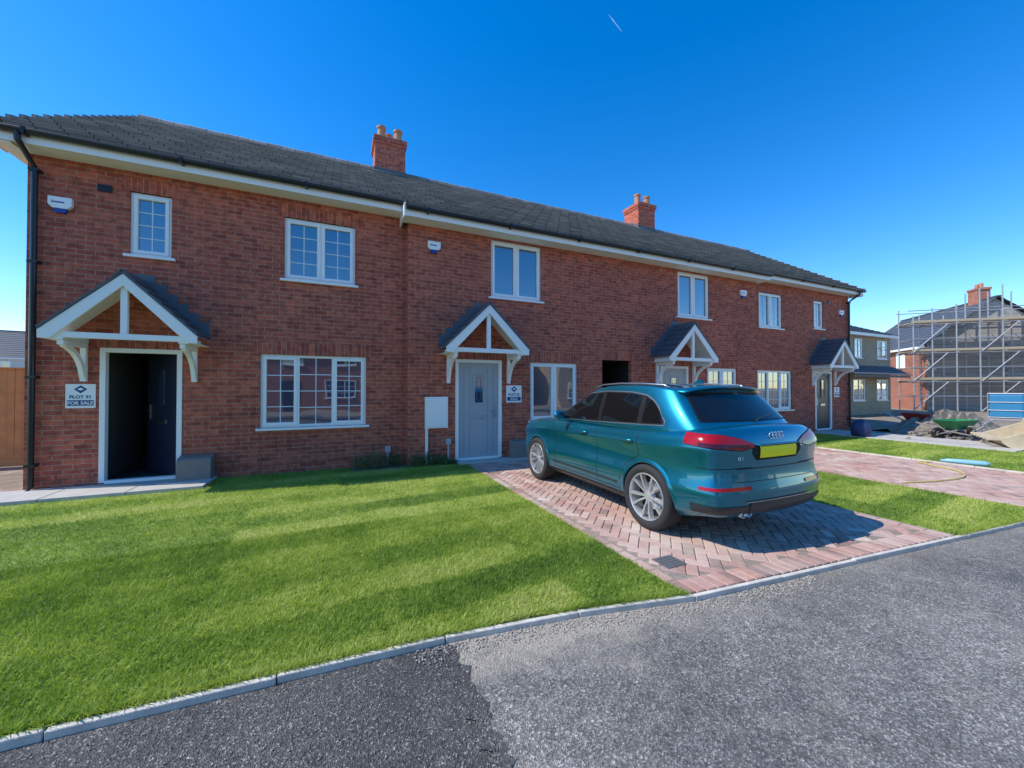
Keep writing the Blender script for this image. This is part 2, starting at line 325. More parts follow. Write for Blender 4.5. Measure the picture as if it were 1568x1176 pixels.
while y<-.5: mb.box(11.2,11.25,y+.004,y+.896,-.05,.03); mb.box(15.45,15.5,y+.004,y+.896,-.05,.03); y+=.9
mb.build('path_edging',M_kerb,bevel=.005)
mb=MB(); x=-9.1
while x<-2.3: mb.box(x+.004,x+.892,-.78,-.02,-.05,.045); x+=.9
for xx in (2.2,2.8,3.4): mb.box(xx,xx+.59,-.62,-.02-.25,-.05,.022)
for xx in (14.8,15.7): 
    for k in range(5): mb.box(xx-.0,xx+.89,-1.0-.9*k,-.11-.9*k,-.05,.03)
mb.box(7.4,9.4,-1.1,-.3,-.05,.03)
mb.build('paving_slab_path',M_slab,bevel=.006)
mb=MB(); mb.box(.2,2.19,-.44,-.02,-.05,.0); mb.build('planting_bed',M_dirt)
e=empty('drain_cover'); mb=MB(); M=Matrix.Translation((2.64,-5.56,0)); mb.box(-.09,.13,-.09,.11,-.01,.006,M=M)
mb.build('plate',M_cover,e,bevel=.003); mb=MB()
for k in range(5): mb.box(-.07,.11,-.075+k*.036,-.062+k*.036,.006,.009,M=M)
mb.build('ribs',M_cover,e)
mb=MB()
def stone(x,y,z,r,mi=0):
    M=Matrix.Translation((x,y,z))@Matrix.Rotation(random.random()*6,4,Vector((random.random(),random.random(),random.random()+.1)))@Matrix.Diagonal((r*random.uniform(.7,1.3),r*random.uniform(.7,1.3),r*random.uniform(.5,.9),1))
    vs=[M@Vector(p) for p in [(1,0,0),(-1,0,0),(0,1,0),(0,-1,0),(0,0,1),(0,0,-1)]]
    mb.add(vs,[(0,2,4),(2,1,4),(1,3,4),(3,0,4),(2,0,5),(1,2,5),(3,1,5),(0,3,5)],0,random.random())
for i in range(6000):
    x=random.uniform(-1.8,6); y=kerbY(x)-.06-abs(random.gauss(0,.8)); stone(x,y,-.032,random.choice([.002,.003,.003,.004,.005]))
for i in range(1800):
    x=random.uniform(.4,3.6); y=kerbY(x)-.05-abs(random.gauss(0,.08)); stone(x,y,-.03,random.uniform(.003,.009))
mb.build('loose_gravel',pm('gravel_stone',(.38,.34,.29),.9,var=.6,ns=40),fixn=False)
# ------------------------------------------------------------------ terrace
T=empty('brick_terrace_house')
def wall(x0,x1,z0,z1,y,ops,name,rev=.10):
    mb=MB(); xs=sorted({x0,x1,*[o[0] for o in ops],*[o[1] for o in ops]}); zs=sorted({z0,z1,*[o[2] for o in ops],*[o[3] for o in ops]})
    for a,b in zip(xs[:-1],xs[1:]):
        for c,d in zip(zs[:-1],zs[1:]):
            mx,mz=(a+b)/2,(c+d)/2
            if any(o[0]<mx<o[1] and o[2]<mz<o[3] for o in ops): continue
            mb.quad((a,y,c),(b,y,c),(b,y,d),(a,y,d))
    for o in ops:
        a,b,c,d=o[:4]; r=y+rev
        mb.quad((a,y,c),(a,r,c),(a,r,d),(a,y,d)); mb.quad((b,y,c),(b,y,d),(b,r,d),(b,r,c)); mb.quad((a,y,d),(a,r,d),(b,r,d),(b,y,d)); mb.quad((a,y,c),(b,y,c),(b,r,c),(a,r,c))
    mb.build(name,M_brick,T,fixn=False)
Y1,Y2,Y3=0,-.25,0
W1=[(-3.09,-2.56,3.68,4.70),(-.94,.26,3.54,4.68),(-1.30,.47,.82,2.15)]
D1=(-3.42,-2.40,.06,2.17)
W2=[(3.01,4.25,3.54,4.80),(3.97,5.24,.80,2.13),(8.55,9.80,3.54,4.80),(9.70,10.98,.80,2.13)]
D2=(2.21,3.26,.03,2.15); D3=(7.90,8.94,.03,2.15); PAS=(5.98,6.90,-.05,2.25)
W3=[(12.4,13.6,3.54,4.68),(12.3,14.1,.82,2.13),(15.42,15.98,3.68,4.68)]
D4=(15.45,16.47,.06,2.15)
wall(-4.24,1.24,-.06,5.1,Y1,W1+[D1],'wall_west'); wall(1.24,11.89,-.06,4.95,Y2,W2+[D2,D3,PAS],'wall_middle'); wall(11.89,17.63,-.06,5.1,Y3,W3+[D4],'wall_east')
mb=MB()
mb.quad((-4.24,0,-.06),(-4.24,8.2,-.06),(-4.24,8.2,5.1),(-4.24,0,5.1)); mb.poly([(-4.24,0,5.1),(-4.24,8.2,5.1),(-4.24,4.1,7.95)])
mb.quad((17.63,0,-.06),(17.63,8.2,-.06),(17.63,8.2,5.1),(17.63,0,5.1)); mb.poly([(17.63,0,5.1),(17.63,8.2,5.1),(17.63,4.1,7.95)])
mb.quad((-4.24,8.2,-.06),(17.63,8.2,-.06),(17.63,8.2,5.1),(-4.24,8.2,5.1))
mb.quad((1.24,-.25,-.06),(1.24,0,-.06),(1.24,0,4.98),(1.24,-.25,4.95)); mb.quad((11.89,-.25,-.06),(11.89,0,-.06),(11.89,0,4.98),(11.89,-.25,4.95))
mb.build('wall_gables',M_brick,T)
mb=MB()
for (a,b,c,d) in W1[0:]+[D1]+W3+[D4]: mb.box(a-.1,b+.1,-.004,.05,d,min(d+.222,5.0))
for (a,b,c,d) in [W2[1],W2[3],D2,D3,PAS]: mb.box(a-.1,b+.1,Y2-.004,Y2+.05,d,d+.222)
mb.build('soldier_courses',M_sold,T)
mb=MB(); mb.box(-4.24,-3.43,-.002,.01,.15,.157); mb.box(-2.39,1.239,-.002,.01,.15,.157); mb.box(1.25,2.2,Y2-.002,Y2+.01,.15,.157); mb.box(3.27,5.97,Y2-.002,Y2+.01,.15,.157)
for x in (-3.9,-1.7,-.8,.1,.95): mb.box(x,x+.012,-.003,.01,.165,.228)
for (a,b,c,d) in W1+[D1]: 
    for q in (.2,.8): mb.box(a+(b-a)*q,a+(b-a)*q+.01,-.006,.0,d+.02,d+.085)
for (a,b,c,d) in [W2[1],D2]: 
    for q in (.2,.8): mb.box(a+(b-a)*q,a+(b-a)*q+.01,Y2-.006,Y2,d+.02,d+.085)
mb.build('weep_vents_and_dpc',M_black,T)
M_bar=pm('glazing_bar',(.70,.77,.78),.4,var=.03)
fm=MB(); gm=MB(); bm_=MB(); sm=MB()
def window(o,y,n,cols=0,rows=0,sash=None):
    a,b,c,d=o; yf=y+.035; f=.05
    fm.box(a,b,yf,yf+.06,c,c+f); fm.box(a,b,yf,yf+.06,d-f,d); fm.box(a,a+f,yf,yf+.06,c+f,d-f); fm.box(b-f,b,yf,yf+.06,c+f,d-f)
    wd=(b-a)/n
    for i in range(n):
        l,r=a+i*wd+(f if i==0 else f*.5),a+(i+1)*wd-(f if i==n-1 else f*.5)
        if i>0: fm.box(a+i*wd-f*.5,a+i*wd+f*.5,yf+.001,yf+.06,c+f,d-f)
        zb,zt=c+f,d-f
        if sash is None or i in sash:
            q=.042; ys=yf-.014
            fm.box(l-.008,r+.008,ys,yf+.05,zb-.008,zb+q); fm.box(l-.008,r+.008,ys,yf+.05,zt-q,zt+.008); fm.box(l-.008,l+q,ys,yf+.05,zb+q,zt-q); fm.box(r-q,r+.008,ys,yf+.05,zb+q,zt-q)
            l+=q; r-=q; zb+=q; zt-=q
        gm.quad((l,yf+.03,zb),(r,yf+.03,zb),(r,yf+.03,zt),(l,yf+.03,zt))
        for k in range(1,cols): 
            xx=l+(r-l)*k/cols; bm_.box(xx-.008,xx+.008,yf+.022,yf+.029,zb,zt)
        for k in range(1,rows):
            zz=zb+(zt-zb)*k/rows; bm_.box(l,r,yf+.0215,yf+.0285,zz-.008,zz+.008)
    sm.box(a-.06,b+.06,y-.055,y+.034,c-.045,c-.002)
window(W1[0],0,1,2,4); window(W1[1],0,2,2,4); window(W1[2],0,3,2,4,sash=[0,2])
window(W2[0],Y2,2); window(W2[1],Y2,2); window(W2[2],Y2,2); window(W2[3],Y2,2,2,4)
window(W3[0],0,2,2,4); window(W3[1],0,3,2,4,sash=[0,2]); window(W3[2],0,1,2,4)
fm.build('window_frames',M_white,T,bevel=.004); gm.build('window_panes',M_glass,T,fixn=False); bm_.build('glazing_bars',M_bar,T); sm.build('window_sills',M_white,T,bevel=.006)
def slope(mb,E0,E1,R0,R1,n,rise,mi=0,caps=True):
    E0,E1,R0,R1=map(Vector,(E0,E1,R0,R1)); nn=(E1-E0).cross(R0-E0).normalized()
    if nn.z<0: nn=-nn
    for i in range(n):
        a,b=i/n,(i+1)/n; A0=E0.lerp(R0,a)+nn*rise; A1=E1.lerp(R1,a)+nn*rise; B0=E0.lerp(R0,b); B1=E1.lerp(R1,b); C0=A0-nn*rise; C1=A1-nn*rise
        mb.quad(A0,A1,B1,B0,mi); mb.quad(C0,C1,A1,A0,mi)
        if caps: mb.add([C0,A0,B0],[(0,1,2)],mi); mb.add([C1,A1,B1],[(0,1,2)],mi)
tan=.65; EZ=5.2; YE=-.38
def rz(y): return EZ+(y-YE)*tan
mb=MB(); XL,XR=-4.50,17.9
slope(mb,(XL,YE,rz(YE)),(XR,YE,rz(YE)),(XL,4.1,rz(4.1)),(XR,4.1,rz(4.1)),17,.048)
ye2=YE-.264; slope(mb,(1.12,ye2,rz(ye2)),(12.0,ye2,rz(ye2)),(1.12,YE,rz(YE)+.001),(12.0,YE,rz(YE)+.001),1,.048)
slope(mb,(XR,8.58,rz(YE)),(XL,8.58,rz(YE)),(XR,4.1,rz(4.1)),(XL,4.1,rz(4.1)),17,.048)
mb.build('roof_tiles',M_tile,T)
mb=MB(); x=XL
while x<XR-.01:
    x1=min(x+.45,XR); z=rz(4.1); r=.0 if int((x-XL)/.45)%2 else .006
    pr=[(3.96,z-.06),(3.99,z+.03+r),(4.05,z+.075+r),(4.15,z+.075+r),(4.21,z+.03+r),(4.24,z-.06)]
    mb.prism(pr,'x',x+.002,x1-.002); x+=.45
for k in range(17):
    for xx in (XL-.02,XR+.02):
        a,b=YE+k*(4.48/17),YE+(k+1)*(4.48/17)
        for sgn in (1,-1):
            ya,yb=(a,b) if sgn==1 else (8.2-a,8.2-b)
            pr=[(ya-.02*sgn,rz(a)+.066),(ya-.02*sgn,rz(a)-.07),(yb,rz(b)-.07),(yb,rz(b)+.014)]
            mb.prism(pr,'x',xx-.03,xx+.03)
mb.build('ridge_and_verge',M_tile,T)
mb=MB(); gb=MB()
def eave(x0,x1,ywall,ye):
    z=rz(ye); mb.box(x0,x1,ye+.03,ye+.055,z-.19,z-.015); mb.box(x0,x1,ye+.055,ywall+.02,z-.18,z-.165)
    n=8; pts=[(ye+.03-.055+.055*math.cos(a),z-.03+.06*math.sin(a)) for a in [math.pi+i*math.pi/n for i in range(n+1)]]
    gb.prism(pts+[(ye+.02,z-.02),(ye-.075,z-.02)],'x',x0,x1)
    x=x0+.4
    while x<x1: gb.box(x,x+.04,ye-.09,ye+.035,z-.105,z-.01); x+=1.75
eave(XL+.02,1.2,0,YE); eave(1.13,11.99,Y2,ye2); eave(11.93,XR-.02,0,YE)
for xx in (1.10,11.995): mb.box(xx,xx+.03,ye2+.03,Y2+.27,rz(ye2)-.20,rz(ye2)+.05)
for xx,s in ((XL+.02,1),(XR-.05,-1)):
    mb.box(xx,xx+.03,YE+.03,.02,rz(YE)-.22,rz(YE)+.0)
    pr=[(YE+.05,rz(YE+.05)-.05),(4.1,rz(4.1)-.05),(8.15,rz(YE+.05)-.05),(8.15,rz(YE+.05)-.22),(4.1,rz(4.1)-.22),(YE+.05,rz(YE+.05)-.22)]
    mb.prism([pr[0],pr[1],pr[4],pr[5]],'x',xx-.002,xx+.024); mb.prism([pr[1],pr[2],pr[3],pr[4]],'x',xx-.002,xx+.024)
mb.box(XL+.05,-4.24,YE+.05,8.2,rz(YE)-.21,rz(YE)-.195); mb.box(17.63,XR-.05,YE+.05,8.2,rz(YE)-.21,rz(YE)-.195)
mb.build('fascia_and_soffit',M_white,T,bevel=.004)
def dpipe(x,yw,ye):
    z=rz(ye)-.08
    gb.tube([(x,ye-.03,z),(x,ye-.03,z-.10),(x,yw-.07,z-.33),(x,yw-.07,.08),(x,yw-.12,.03)],.036,12)
    for zz in (z-.36,3.4,1.7,.4): gb.box(x-.055,x+.055,yw-.11,yw,zz-.02,zz+.02)
dpipe(-4.13,0,YE); dpipe(12.05,0,YE); dpipe(17.52,0,YE)
gb.build('gutters_and_downpipes',M_black,T,bevel=0)
def chimney(xa,xb):
    mb=MB(); y0,y1=3.68,4.5; mb.box(xa,xb,y0,y1,7.4,8.72,0)
    mb.box(xa-.025,xb+.025,y0-.025,y1+.025,8.72,8.795,0); mb.box(xa-.05,xb+.05,y0-.05,y1+.05,8.795,8.93,0)
    mb.box(xa+.02,xb-.02,y0+.02,y1-.02,8.93,8.98,1)
    for px in (xa+.2,xb-.18):
        mb.lathe([(.0,.0),(.14,.0),(.125,.06),(.11,.32),(.135,.34),(.135,.40),(.09,.40),(.08,.3)],16,Matrix.Translation((px,3.95,8.96))@Matrix.Rotation(R(-90),4,'Y'),2)
    mb.lathe([(.0,.0),(.10,.0),(.09,.36),(.11,.38),(.11,.40),(.07,.40),(.07,.3)],16,Matrix.Translation((xa+.45,4.25,8.96))@Matrix.Rotation(R(-90),4,'Y'),2)
    zf=rz(y0); mb.box(xa-.03,xb+.03,y0-.012,y0,zf-.03,zf+.16,3); mb.prism([(y0-.17,rz(y0-.17)+.05),(y0,zf+.05),(y0,zf+.075),(y0-.17,rz(y0-.17)+.07)],'x',xa-.06,xb+.06,3)
    for xx in (xa-.012,xb): mb.prism([(y0,zf),(4.1,rz(4.1)),(4.1,rz(4.1)+.16),(y0,zf+.16)],'x',xx,xx+.012,3)
    mb.build('chimney',[M_brick,M_mortar,M_pot,M_lead],T)
chimney(.90,1.76); chimney(10.75,11.6)
def doorframe(o,y):
    a,b,c,d=o; mb=MB(); f=.07
    mb.box(a,a+f,y-.012,y+.09,c,d); mb.box(b-f,b,y-.012,y+.09,c,d); mb.box(a+f,b-f,y-.012,y+.09,d-f,d); mb.box(a+f,b-f,y-.02,y+.09,c-.03,c+.03)
    mb.build('door_frame',M_white,T,bevel=.004); return a+f,b-f,c+.03,d-f
def leaf(a,b,c,d,y,mat,hinge_left=True):
    mb=MB(); mb.box(a+.004,b-.004,y+.03,y+.075,c,d-.004,0)
    w_=b-a; h=d-c; xc=(a+b)/2
    def ring(x0,x1,z0,z1,mi,yy,t=.018):
        mb.box(x0,x1,yy,y+.031,z0,z0+t,mi); mb.box(x0,x1,yy,y+.031,z1-t,z1,mi); mb.box(x0,x0+t,yy,y+.031,z0+t,z1-t,mi); mb.box(x1-t,x1,yy,y+.031,z0+t,z1-t,mi)
    ring(xc-.12,xc+.12,c+h*.56,c+h*.89,0,y+.012,.03); mb.box(xc-.09,xc+.09,y+.024,y+.029,c+h*.58,c+h*.87,2)
    ring(xc-.05,xc+.05,c+h*.60,c+h*.85,3,y+.019,.012)
    for k in (-.36,-.22,.22,.36): mb.box(xc+k*w_-.003,xc+k*w_+.003,y+.0285,y+.031,c+.06,d-.08,3)
    mb.box(xc-.13,xc+.13,y+.014,y+.03,c+h*.41,c+h*.45,1)
    hx=b-.09 if hinge_left else a+.09; mb.box(hx-.018,hx+.018,y+.016,y+.03,c+h*.42,c+h*.54,1); mb.tube([(hx,y+.016,c+h*.49),(hx,y-.02,c+h*.49),(hx-(.11 if hinge_left else -.11),y-.02,c+h*.49)],.010,8,1)
    mb.build('door_leaf',[mat,M_steel,M_glass,M_lead],T,bevel=.003)
a,b,c,d=doorframe(D2,Y2); leaf(a,b,c,d,Y2,M_doorg)
a,b,c,d=doorframe(D3,Y2); leaf(a,b,c,d,Y2,M_doorg,False)
a,b,c,d=doorframe(D4,0); leaf(a,b,c,d,0,M_doorn,False)
a,b,c,d=doorframe(D1,0)
mb=MB()
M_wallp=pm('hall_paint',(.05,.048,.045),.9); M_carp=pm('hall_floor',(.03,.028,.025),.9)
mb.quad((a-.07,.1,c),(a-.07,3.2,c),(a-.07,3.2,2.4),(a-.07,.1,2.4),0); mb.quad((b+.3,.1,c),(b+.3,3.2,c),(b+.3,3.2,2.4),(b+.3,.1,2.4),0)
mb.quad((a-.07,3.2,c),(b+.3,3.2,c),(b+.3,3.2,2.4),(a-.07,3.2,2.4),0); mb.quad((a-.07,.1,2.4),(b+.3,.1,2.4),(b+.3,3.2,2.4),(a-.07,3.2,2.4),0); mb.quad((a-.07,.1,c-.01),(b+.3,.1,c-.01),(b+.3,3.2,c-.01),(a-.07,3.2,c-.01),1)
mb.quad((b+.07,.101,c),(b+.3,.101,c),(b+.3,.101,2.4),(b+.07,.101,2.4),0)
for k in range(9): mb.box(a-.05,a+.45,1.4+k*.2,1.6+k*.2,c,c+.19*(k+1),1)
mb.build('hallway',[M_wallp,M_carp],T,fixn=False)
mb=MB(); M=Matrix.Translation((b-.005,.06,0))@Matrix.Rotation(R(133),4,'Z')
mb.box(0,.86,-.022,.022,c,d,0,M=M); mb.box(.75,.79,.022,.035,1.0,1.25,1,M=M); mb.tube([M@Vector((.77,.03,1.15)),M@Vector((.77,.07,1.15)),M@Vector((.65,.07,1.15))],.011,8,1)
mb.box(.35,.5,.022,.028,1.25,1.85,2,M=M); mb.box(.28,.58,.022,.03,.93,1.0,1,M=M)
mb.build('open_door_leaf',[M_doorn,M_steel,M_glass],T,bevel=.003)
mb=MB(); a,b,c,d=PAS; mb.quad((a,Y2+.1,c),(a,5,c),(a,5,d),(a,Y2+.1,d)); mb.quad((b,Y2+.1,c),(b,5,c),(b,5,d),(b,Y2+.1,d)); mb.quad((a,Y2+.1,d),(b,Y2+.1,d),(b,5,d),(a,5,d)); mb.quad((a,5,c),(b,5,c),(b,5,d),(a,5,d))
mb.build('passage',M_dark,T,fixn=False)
def porch(xc,y0,p=.62):
    e=T; hw=.88; ze=2.38; za=3.25; yf=y0-p
    mb=MB()
    for s in (-1,1):
        slope(mb,(xc+s*hw,y0,ze),(xc+s*hw,yf-.05,ze),(xc,y0,za),(xc,yf-.05,za),6,.018)
        mb.quad((xc+s*hw,y0,ze-.03),(xc+s*hw,yf-.05,ze-.03),(xc,yf-.05,za-.03),(xc,y0,za-.03)); mb.quad((xc+s*hw,yf-.05,ze-.03),(xc,yf-.05,za-.03),(xc,yf-.05,za),(xc+s*hw,yf-.05,ze))
        mb.quad((xc+s*hw,yf-.05,ze-.03),(xc+s*hw,y0,ze-.03),(xc+s*hw,y0,ze),(xc+s*hw,yf-.05,ze))
        for i in range(6):
            t0,t1=i/6,(i+1)/6
            for q in range(3):
                yy=yf+.08+q*.2+(.1 if i%2 else 0)
                if yy>y0-.03: continue
                A=Vector((xc+s*hw*(1-t0),yy,ze+(za-ze)*t0)); B=Vector((xc+s*hw*(1-t1),yy,ze+(za-ze)*t1)); nn=Vector((s*(za-ze),0,hw)).normalized(); h=Vector((0,.003,0))
                mb.quad(A-h+nn*.0195,A+h+nn*.0195,B+h+nn*.0015,B-h+nn*.0015,1)
    mb.prism([(xc-.11,za-.085),(xc,za+.04),(xc+.11,za-.085),(xc+.10,za-.10),(xc,za+.01),(xc-.10,za-.10)],'y',yf-.06,y0)
    mb.build('porch_roof',[M_slate,M_black],e)
    mb=MB()
    for s in (-1,1):
        mb.prism([(xc+s*hw,ze-.035),(xc+s*hw,ze-.15),(xc+s*(hw-.12),ze-.15),(xc,za-.21),(xc,za-.035)],'y',yf-.035,yf+.0)
        mb.quad((xc+s*hw,y0,ze-.04),(xc+s*hw,yf-.0,ze-.04),(xc,yf-.0,za-.04),(xc,y0,za-.04))
        mb.box(xc+s*.64,xc+s*.76,yf+.002,y0,ze-.16,ze-.05)
        mb.box(xc+s*.76,xc+s*hw,yf+.002,y0,ze-.15,ze-.14)
        xb=xc+s*.68; mb.box(xb-.035,xb+.035,y0-.06,y0,1.64,ze-.161)
        mb.box(xb-.034,xb+.034,yf+.03,y0-.061,ze-.23,ze-.162)
        P0=Vector((y0-.05,1.70)); P2=Vector((yf+.09,ze-.22)); P1=Vector((y0-.13,ze-.30)); n_=9
        out=[];inn=[]
        for i in range(n_+1):
            t=i/n_; q=P0*(1-t)**2+P1*2*t*(1-t)+P2*t*t; dq=((P1-P0)*2*(1-t)+(P2-P1)*2*t).normalized(); nr=Vector((-dq.y,dq.x))*.036; out.append(q+nr); inn.append(q-nr)
        for i in range(n_):
            mb.prism([out[i],out[i+1],inn[i+1],inn[i]],'x',xb-.03,xb+.03)
    mb.box(xc-.75,xc+.75,yf+.004,yf+.075,ze-.13,ze-.045); mb.box(xc-.04,xc+.04,yf+.01,yf+.07,ze-.045,za-.16)
    mb.build('porch_canopy_timber',M_paintw,e,bevel=.004)
    mb=MB()
    for s in (-1,1):
        k=6
        for i in range(k):
            t0,t1=i/k,(i+1)/k; x0,x1=xc+s*hw*(1-t0),xc+s*hw*(1-t1); z0,z1=ze+(za-ze)*t0,ze+(za-ze)*t1
            mb.prism([(x0,z0+.0),(x1,z1),(x1,z1+.13),(x0,z1+.13)],'y',y0-.007,y0-.001)
    mb.build('porch_flashing',M_lead,e)
porch(-2.91,0); porch(2.735,Y2); porch(8.45,Y2); porch(15.97,0)
M_alb=pm('alarm_blue',(.01,.05,.3),.4)
def alarm(x,z,y):
    mb=MB(); w_=.13; mb.prism([(x-w_,z+.12),(x+w_,z+.12),(x+w_,z+.0),(x+w_*.62,z-.05),(x-w_*.62,z-.05),(x-w_,z)],'y',y-.055,y,0); mb.prism([(x-w_*.62,z-.052),(x+w_*.62,z-.052),(x+w_*.4,z-.115),(x-w_*.4,z-.115)],'y',y-.05,y,1)
    mb.box(x-.07,x+.05,y-.0575,y-.055,z+.03,z+.05,1); mb.box(x-.09,x-.075,y-.0575,y-.055,z+.02,z+.06,2)
    mb.build('alarm_box',[M_white,M_alb,M_pot],T,bevel=.006)
alarm(-3.87,4.30,0); alarm(1.75,4.42,Y2); alarm(11.25,4.41,Y2); alarm(17.1,4.33,0)
mb=MB(); mb.box(-3.47,-3.30,-.02,0,4.62,4.73)
for k in range(4): mb.box(-3.46,-3.31,-.028,-.02,4.632+k*.024,4.642+k*.024)
mb.box(16.25,16.42,-.02,0,4.62,4.72); mb.build('wall_vents',M_black,T)
e=T; mb=MB(); mb.box(1.57,2.04,Y2-.06,Y2,.72,1.36); mb.box(1.60,2.01,Y2-.072,Y2-.061,.75,1.33); mb.box(1.58,1.63,Y2-.06,Y2,0,.72); mb.build('electric_meter_box',M_white,e,bevel=.006)
mb=MB(); mb.box(2.0,2.1,Y2-.08,Y2,.38,.50); mb.tube([(2.05,Y2-.05,0),(2.05,Y2-.05,.4)],.022,10); mb.box(.83,.93,-.09,0,.26,.38); mb.tube([(.88,-.05,0),(.88,-.05,.27)],.022,10); mb.build('service_pipes',M_gpipe,e,bevel=.004)
mb=MB(); mb.prism([(-.02,0),(-.26,0),(-.24,.36),(-.20,.40),(-.02,.43)],'x',-2.40,-1.94); mb.build('gas_meter_box',M_gbox,bevel=.012)
mb=MB(); mb.prism([(Y2-.02,0),(Y2-.24,0),(Y2-.22,.34),(Y2-.18,.38),(Y2-.02,.40)],'x',3.42,3.85); mb.build('gas_meter_box',M_gbox,bevel=.012)
def sign(x0,x1,z0,z1,y,l1,l2):
    e=empty('for_sale_sign'); mb=MB(); mb.box(x0,x1,y-.012,y,z0,z1); mb.build('board',M_white,e,bevel=.002)
    h=z1-z0; w_=x1-x0; xc=(x0+x1)/2; mb=MB(); mb.box(x0+.02,x1-.02,y-.014,y-.0125,z0+h*.1,z0+h*.33)
    s=h*.17; zc=z1-h*.22; mb.prism([(xc-s*1.2,zc),(xc,zc+s),(xc+s*1.2,zc),(xc,zc-s)],'y',y-.014,y-.0125); mb.build('blue_print',M_blue,e)
    mb=MB(); mb.prism([(xc-s*.6,zc-.0),(xc,zc+s*.4),(xc+s*.6,zc),(xc,zc-.3*s)],'y',y-.016,y-.0145); mb.build('logo_print',M_white,e)
    for t,zz,m in ((l1,z0+h*.40,M_blue),(l2,z0+h*.15,M_white)):
        c=bpy.data.curves.new('lettering','FONT'); c.body=t; c.size=w_*.2; c.align_x='CENTER'; c.extrude=.0008; c.offset=.0015; o=bpy.data.objects.new('lettering',c); sc.collection.objects.link(o); o.rotation_euler=(R(90),0,0); o.location=(xc,y-.0155,zz); c.materials.append(m); o.parent=e
sign(-3.80,-3.46,1.23,1.60,0,'PLOT 91','FOR SALE'); sign(3.37,3.74,1.22,1.60,Y2,'PLOT 92','SOLD'); sign(16.62,16.95,1.22,1.58,0,'PLOT 94','SOLD')
def shrub(x,y,r,h,n):
    mb=MB()
    for i in range(n):
        a=random.random()*6.28; rr=r*math.sqrt(random.random()); zz=h*random.random()**.8*(1-.5*rr/r); p=Vector((x+rr*math.cos(a),y+rr*math.sin(a),zz)); s=random.uniform(.012,.028)
        M=Matrix.Translation(p)@Matrix.Rotation(random.random()*6.28,4,'Z')@Matrix.Rotation(random.uniform(-1,1),4,'X')
        mb.add([M@Vector(q) for q in [(-s,0,0),(0,-s*.45,0),(s,0,0.005),(0,s*.45,0)]],[(0,1,2,3)])
    for i in range(7):
        a=random.random()*6.28; mb.tube([(x,y,0),(x+.6*r*math.cos(a),y+.6*r*math.sin(a),h*.8)],.004,5)
    mb.build('shrub',M_leaf,fixn=False)
for x,y,r,h in ((.35,-.25,.18,.30),(.66,-.28,.2,.40),(1.0,-.22,.16,.32),(1.38,-.42,.17,.28),(1.62,-.4,.16,.30),(1.9,-.42,.14,.22),(2.08,-.45,.1,.13)): shrub(x,y,r,h,560)
# ------------------------------------------------------------------ other buildings
def simple_house(name,loc,rot,w_,dp,ev,rd,wm,rm=M_slate,wins=(),gab=None,chim=None,door=None):
    e=empty(name,loc,rot); mb=MB(); h=w_/2
    for y in (0,dp): mb.quad((-h,y,-.1),(h,y,-.1),(h,y,ev),(-h,y,ev))
    mb.poly([(-h,0,-.1),(-h,dp,-.1),(-h,dp,ev),(-h,dp/2,rd-.12),(-h,0,ev)]); mb.poly([(h,0,-.1),(h,dp,-.1),(h,dp,ev),(h,dp/2,rd-.12),(h,0,ev)],1 if gab else 0)
    mb.build('walls',[wm,gab or wm],e); mb=MB(); o=.3; sl_=(rd-ev)/(dp/2)
    slope(mb,(-h-o,-o,ev-o*sl_+.05),(h+o,-o,ev-o*sl_+.05),(-h-o,dp/2,rd),(h+o,dp/2,rd),14,.03); slope(mb,(-h-o,dp+o,ev-o*sl_+.05),(h+o,dp+o,ev-o*sl_+.05),(-h-o,dp/2,rd),(h+o,dp/2,rd),14,.03)
    mb.box(-h-o,h+o,dp/2-.12,dp/2+.12,rd-.03,rd+.05); mb.build('roof',rm,e)
    mb=MB(); mb.box(-h-o+.02,h+o-.02,-o+.02,-o+.05,ev-o*sl_-.14,ev-o*sl_+.03); mb.box(-h-o+.02,h+o-.02,-o+.05,0,ev-o*sl_-.13,ev-o*sl_-.115)
    g=MB()
    for (a,c,ww,hh,face) in wins:
        y=-.01 if face=='f' else dp+.01; s=-1 if face=='f' else 1
        f=.07; mb.box(a,a+ww,y,y+s*.03,c,c+f); mb.box(a,a+ww,y,y+s*.03,c+hh-f,c+hh); n=2 if ww<1.5 else 3
        for k in range(n+1): xx=a+(ww-f)*k/n; mb.box(xx,xx+f,y,y+s*.03,c+f,c+hh-f)
        for k in (1,2): mb.box(a,a+ww,y,y+s*.018,c+hh*k/3-.012,c+hh*k/3+.012)
        g.quad((a,y+s*.005,c),(a+ww,y+s*.005,c),(a+ww,y+s*.005,c+hh),(a,y+s*.005,c+hh)); mb.box(a-.06,a+ww+.06,y,y+s*.07,c-.05,c)
    mb.build('fascia_and_frames',M_white,e)
    if g.v: g.build('panes',M_glass,e)
    if door is not None:
        mb=MB(); mb.box(door,door+.95,-.03,-.01,0,2.1); mb.build('door',M_doorn,e,bevel=.01)
    if chim is not None:
        mb=MB(); mb.box(chim-.45,chim+.45,dp/2-.35,dp/2+.35,rd-.6,rd+.75); mb.box(chim-.5,chim+.5,dp/2-.4,dp/2+.4,rd+.75,rd+.9)
        for k in (-.2,.2): mb.tube([(chim+k,dp/2,rd+.9),(chim+k,dp/2,rd+1.25)],.11,12,1)
        mb.build('chimney',[M_obrick,M_pot],e)
    return e
bh=simple_house('buff_brick_house',(27.2,4.6,0),0,10.6,8,5.0,6.7,M_buff,M_slate,[(3.6,3.4,1.15,1.15,'f'),(1,3.4,.8,1.15,'f'),(3.5,.8,1.3,1.3,'f'),(.8,.8,1.3,1.3,'f')])
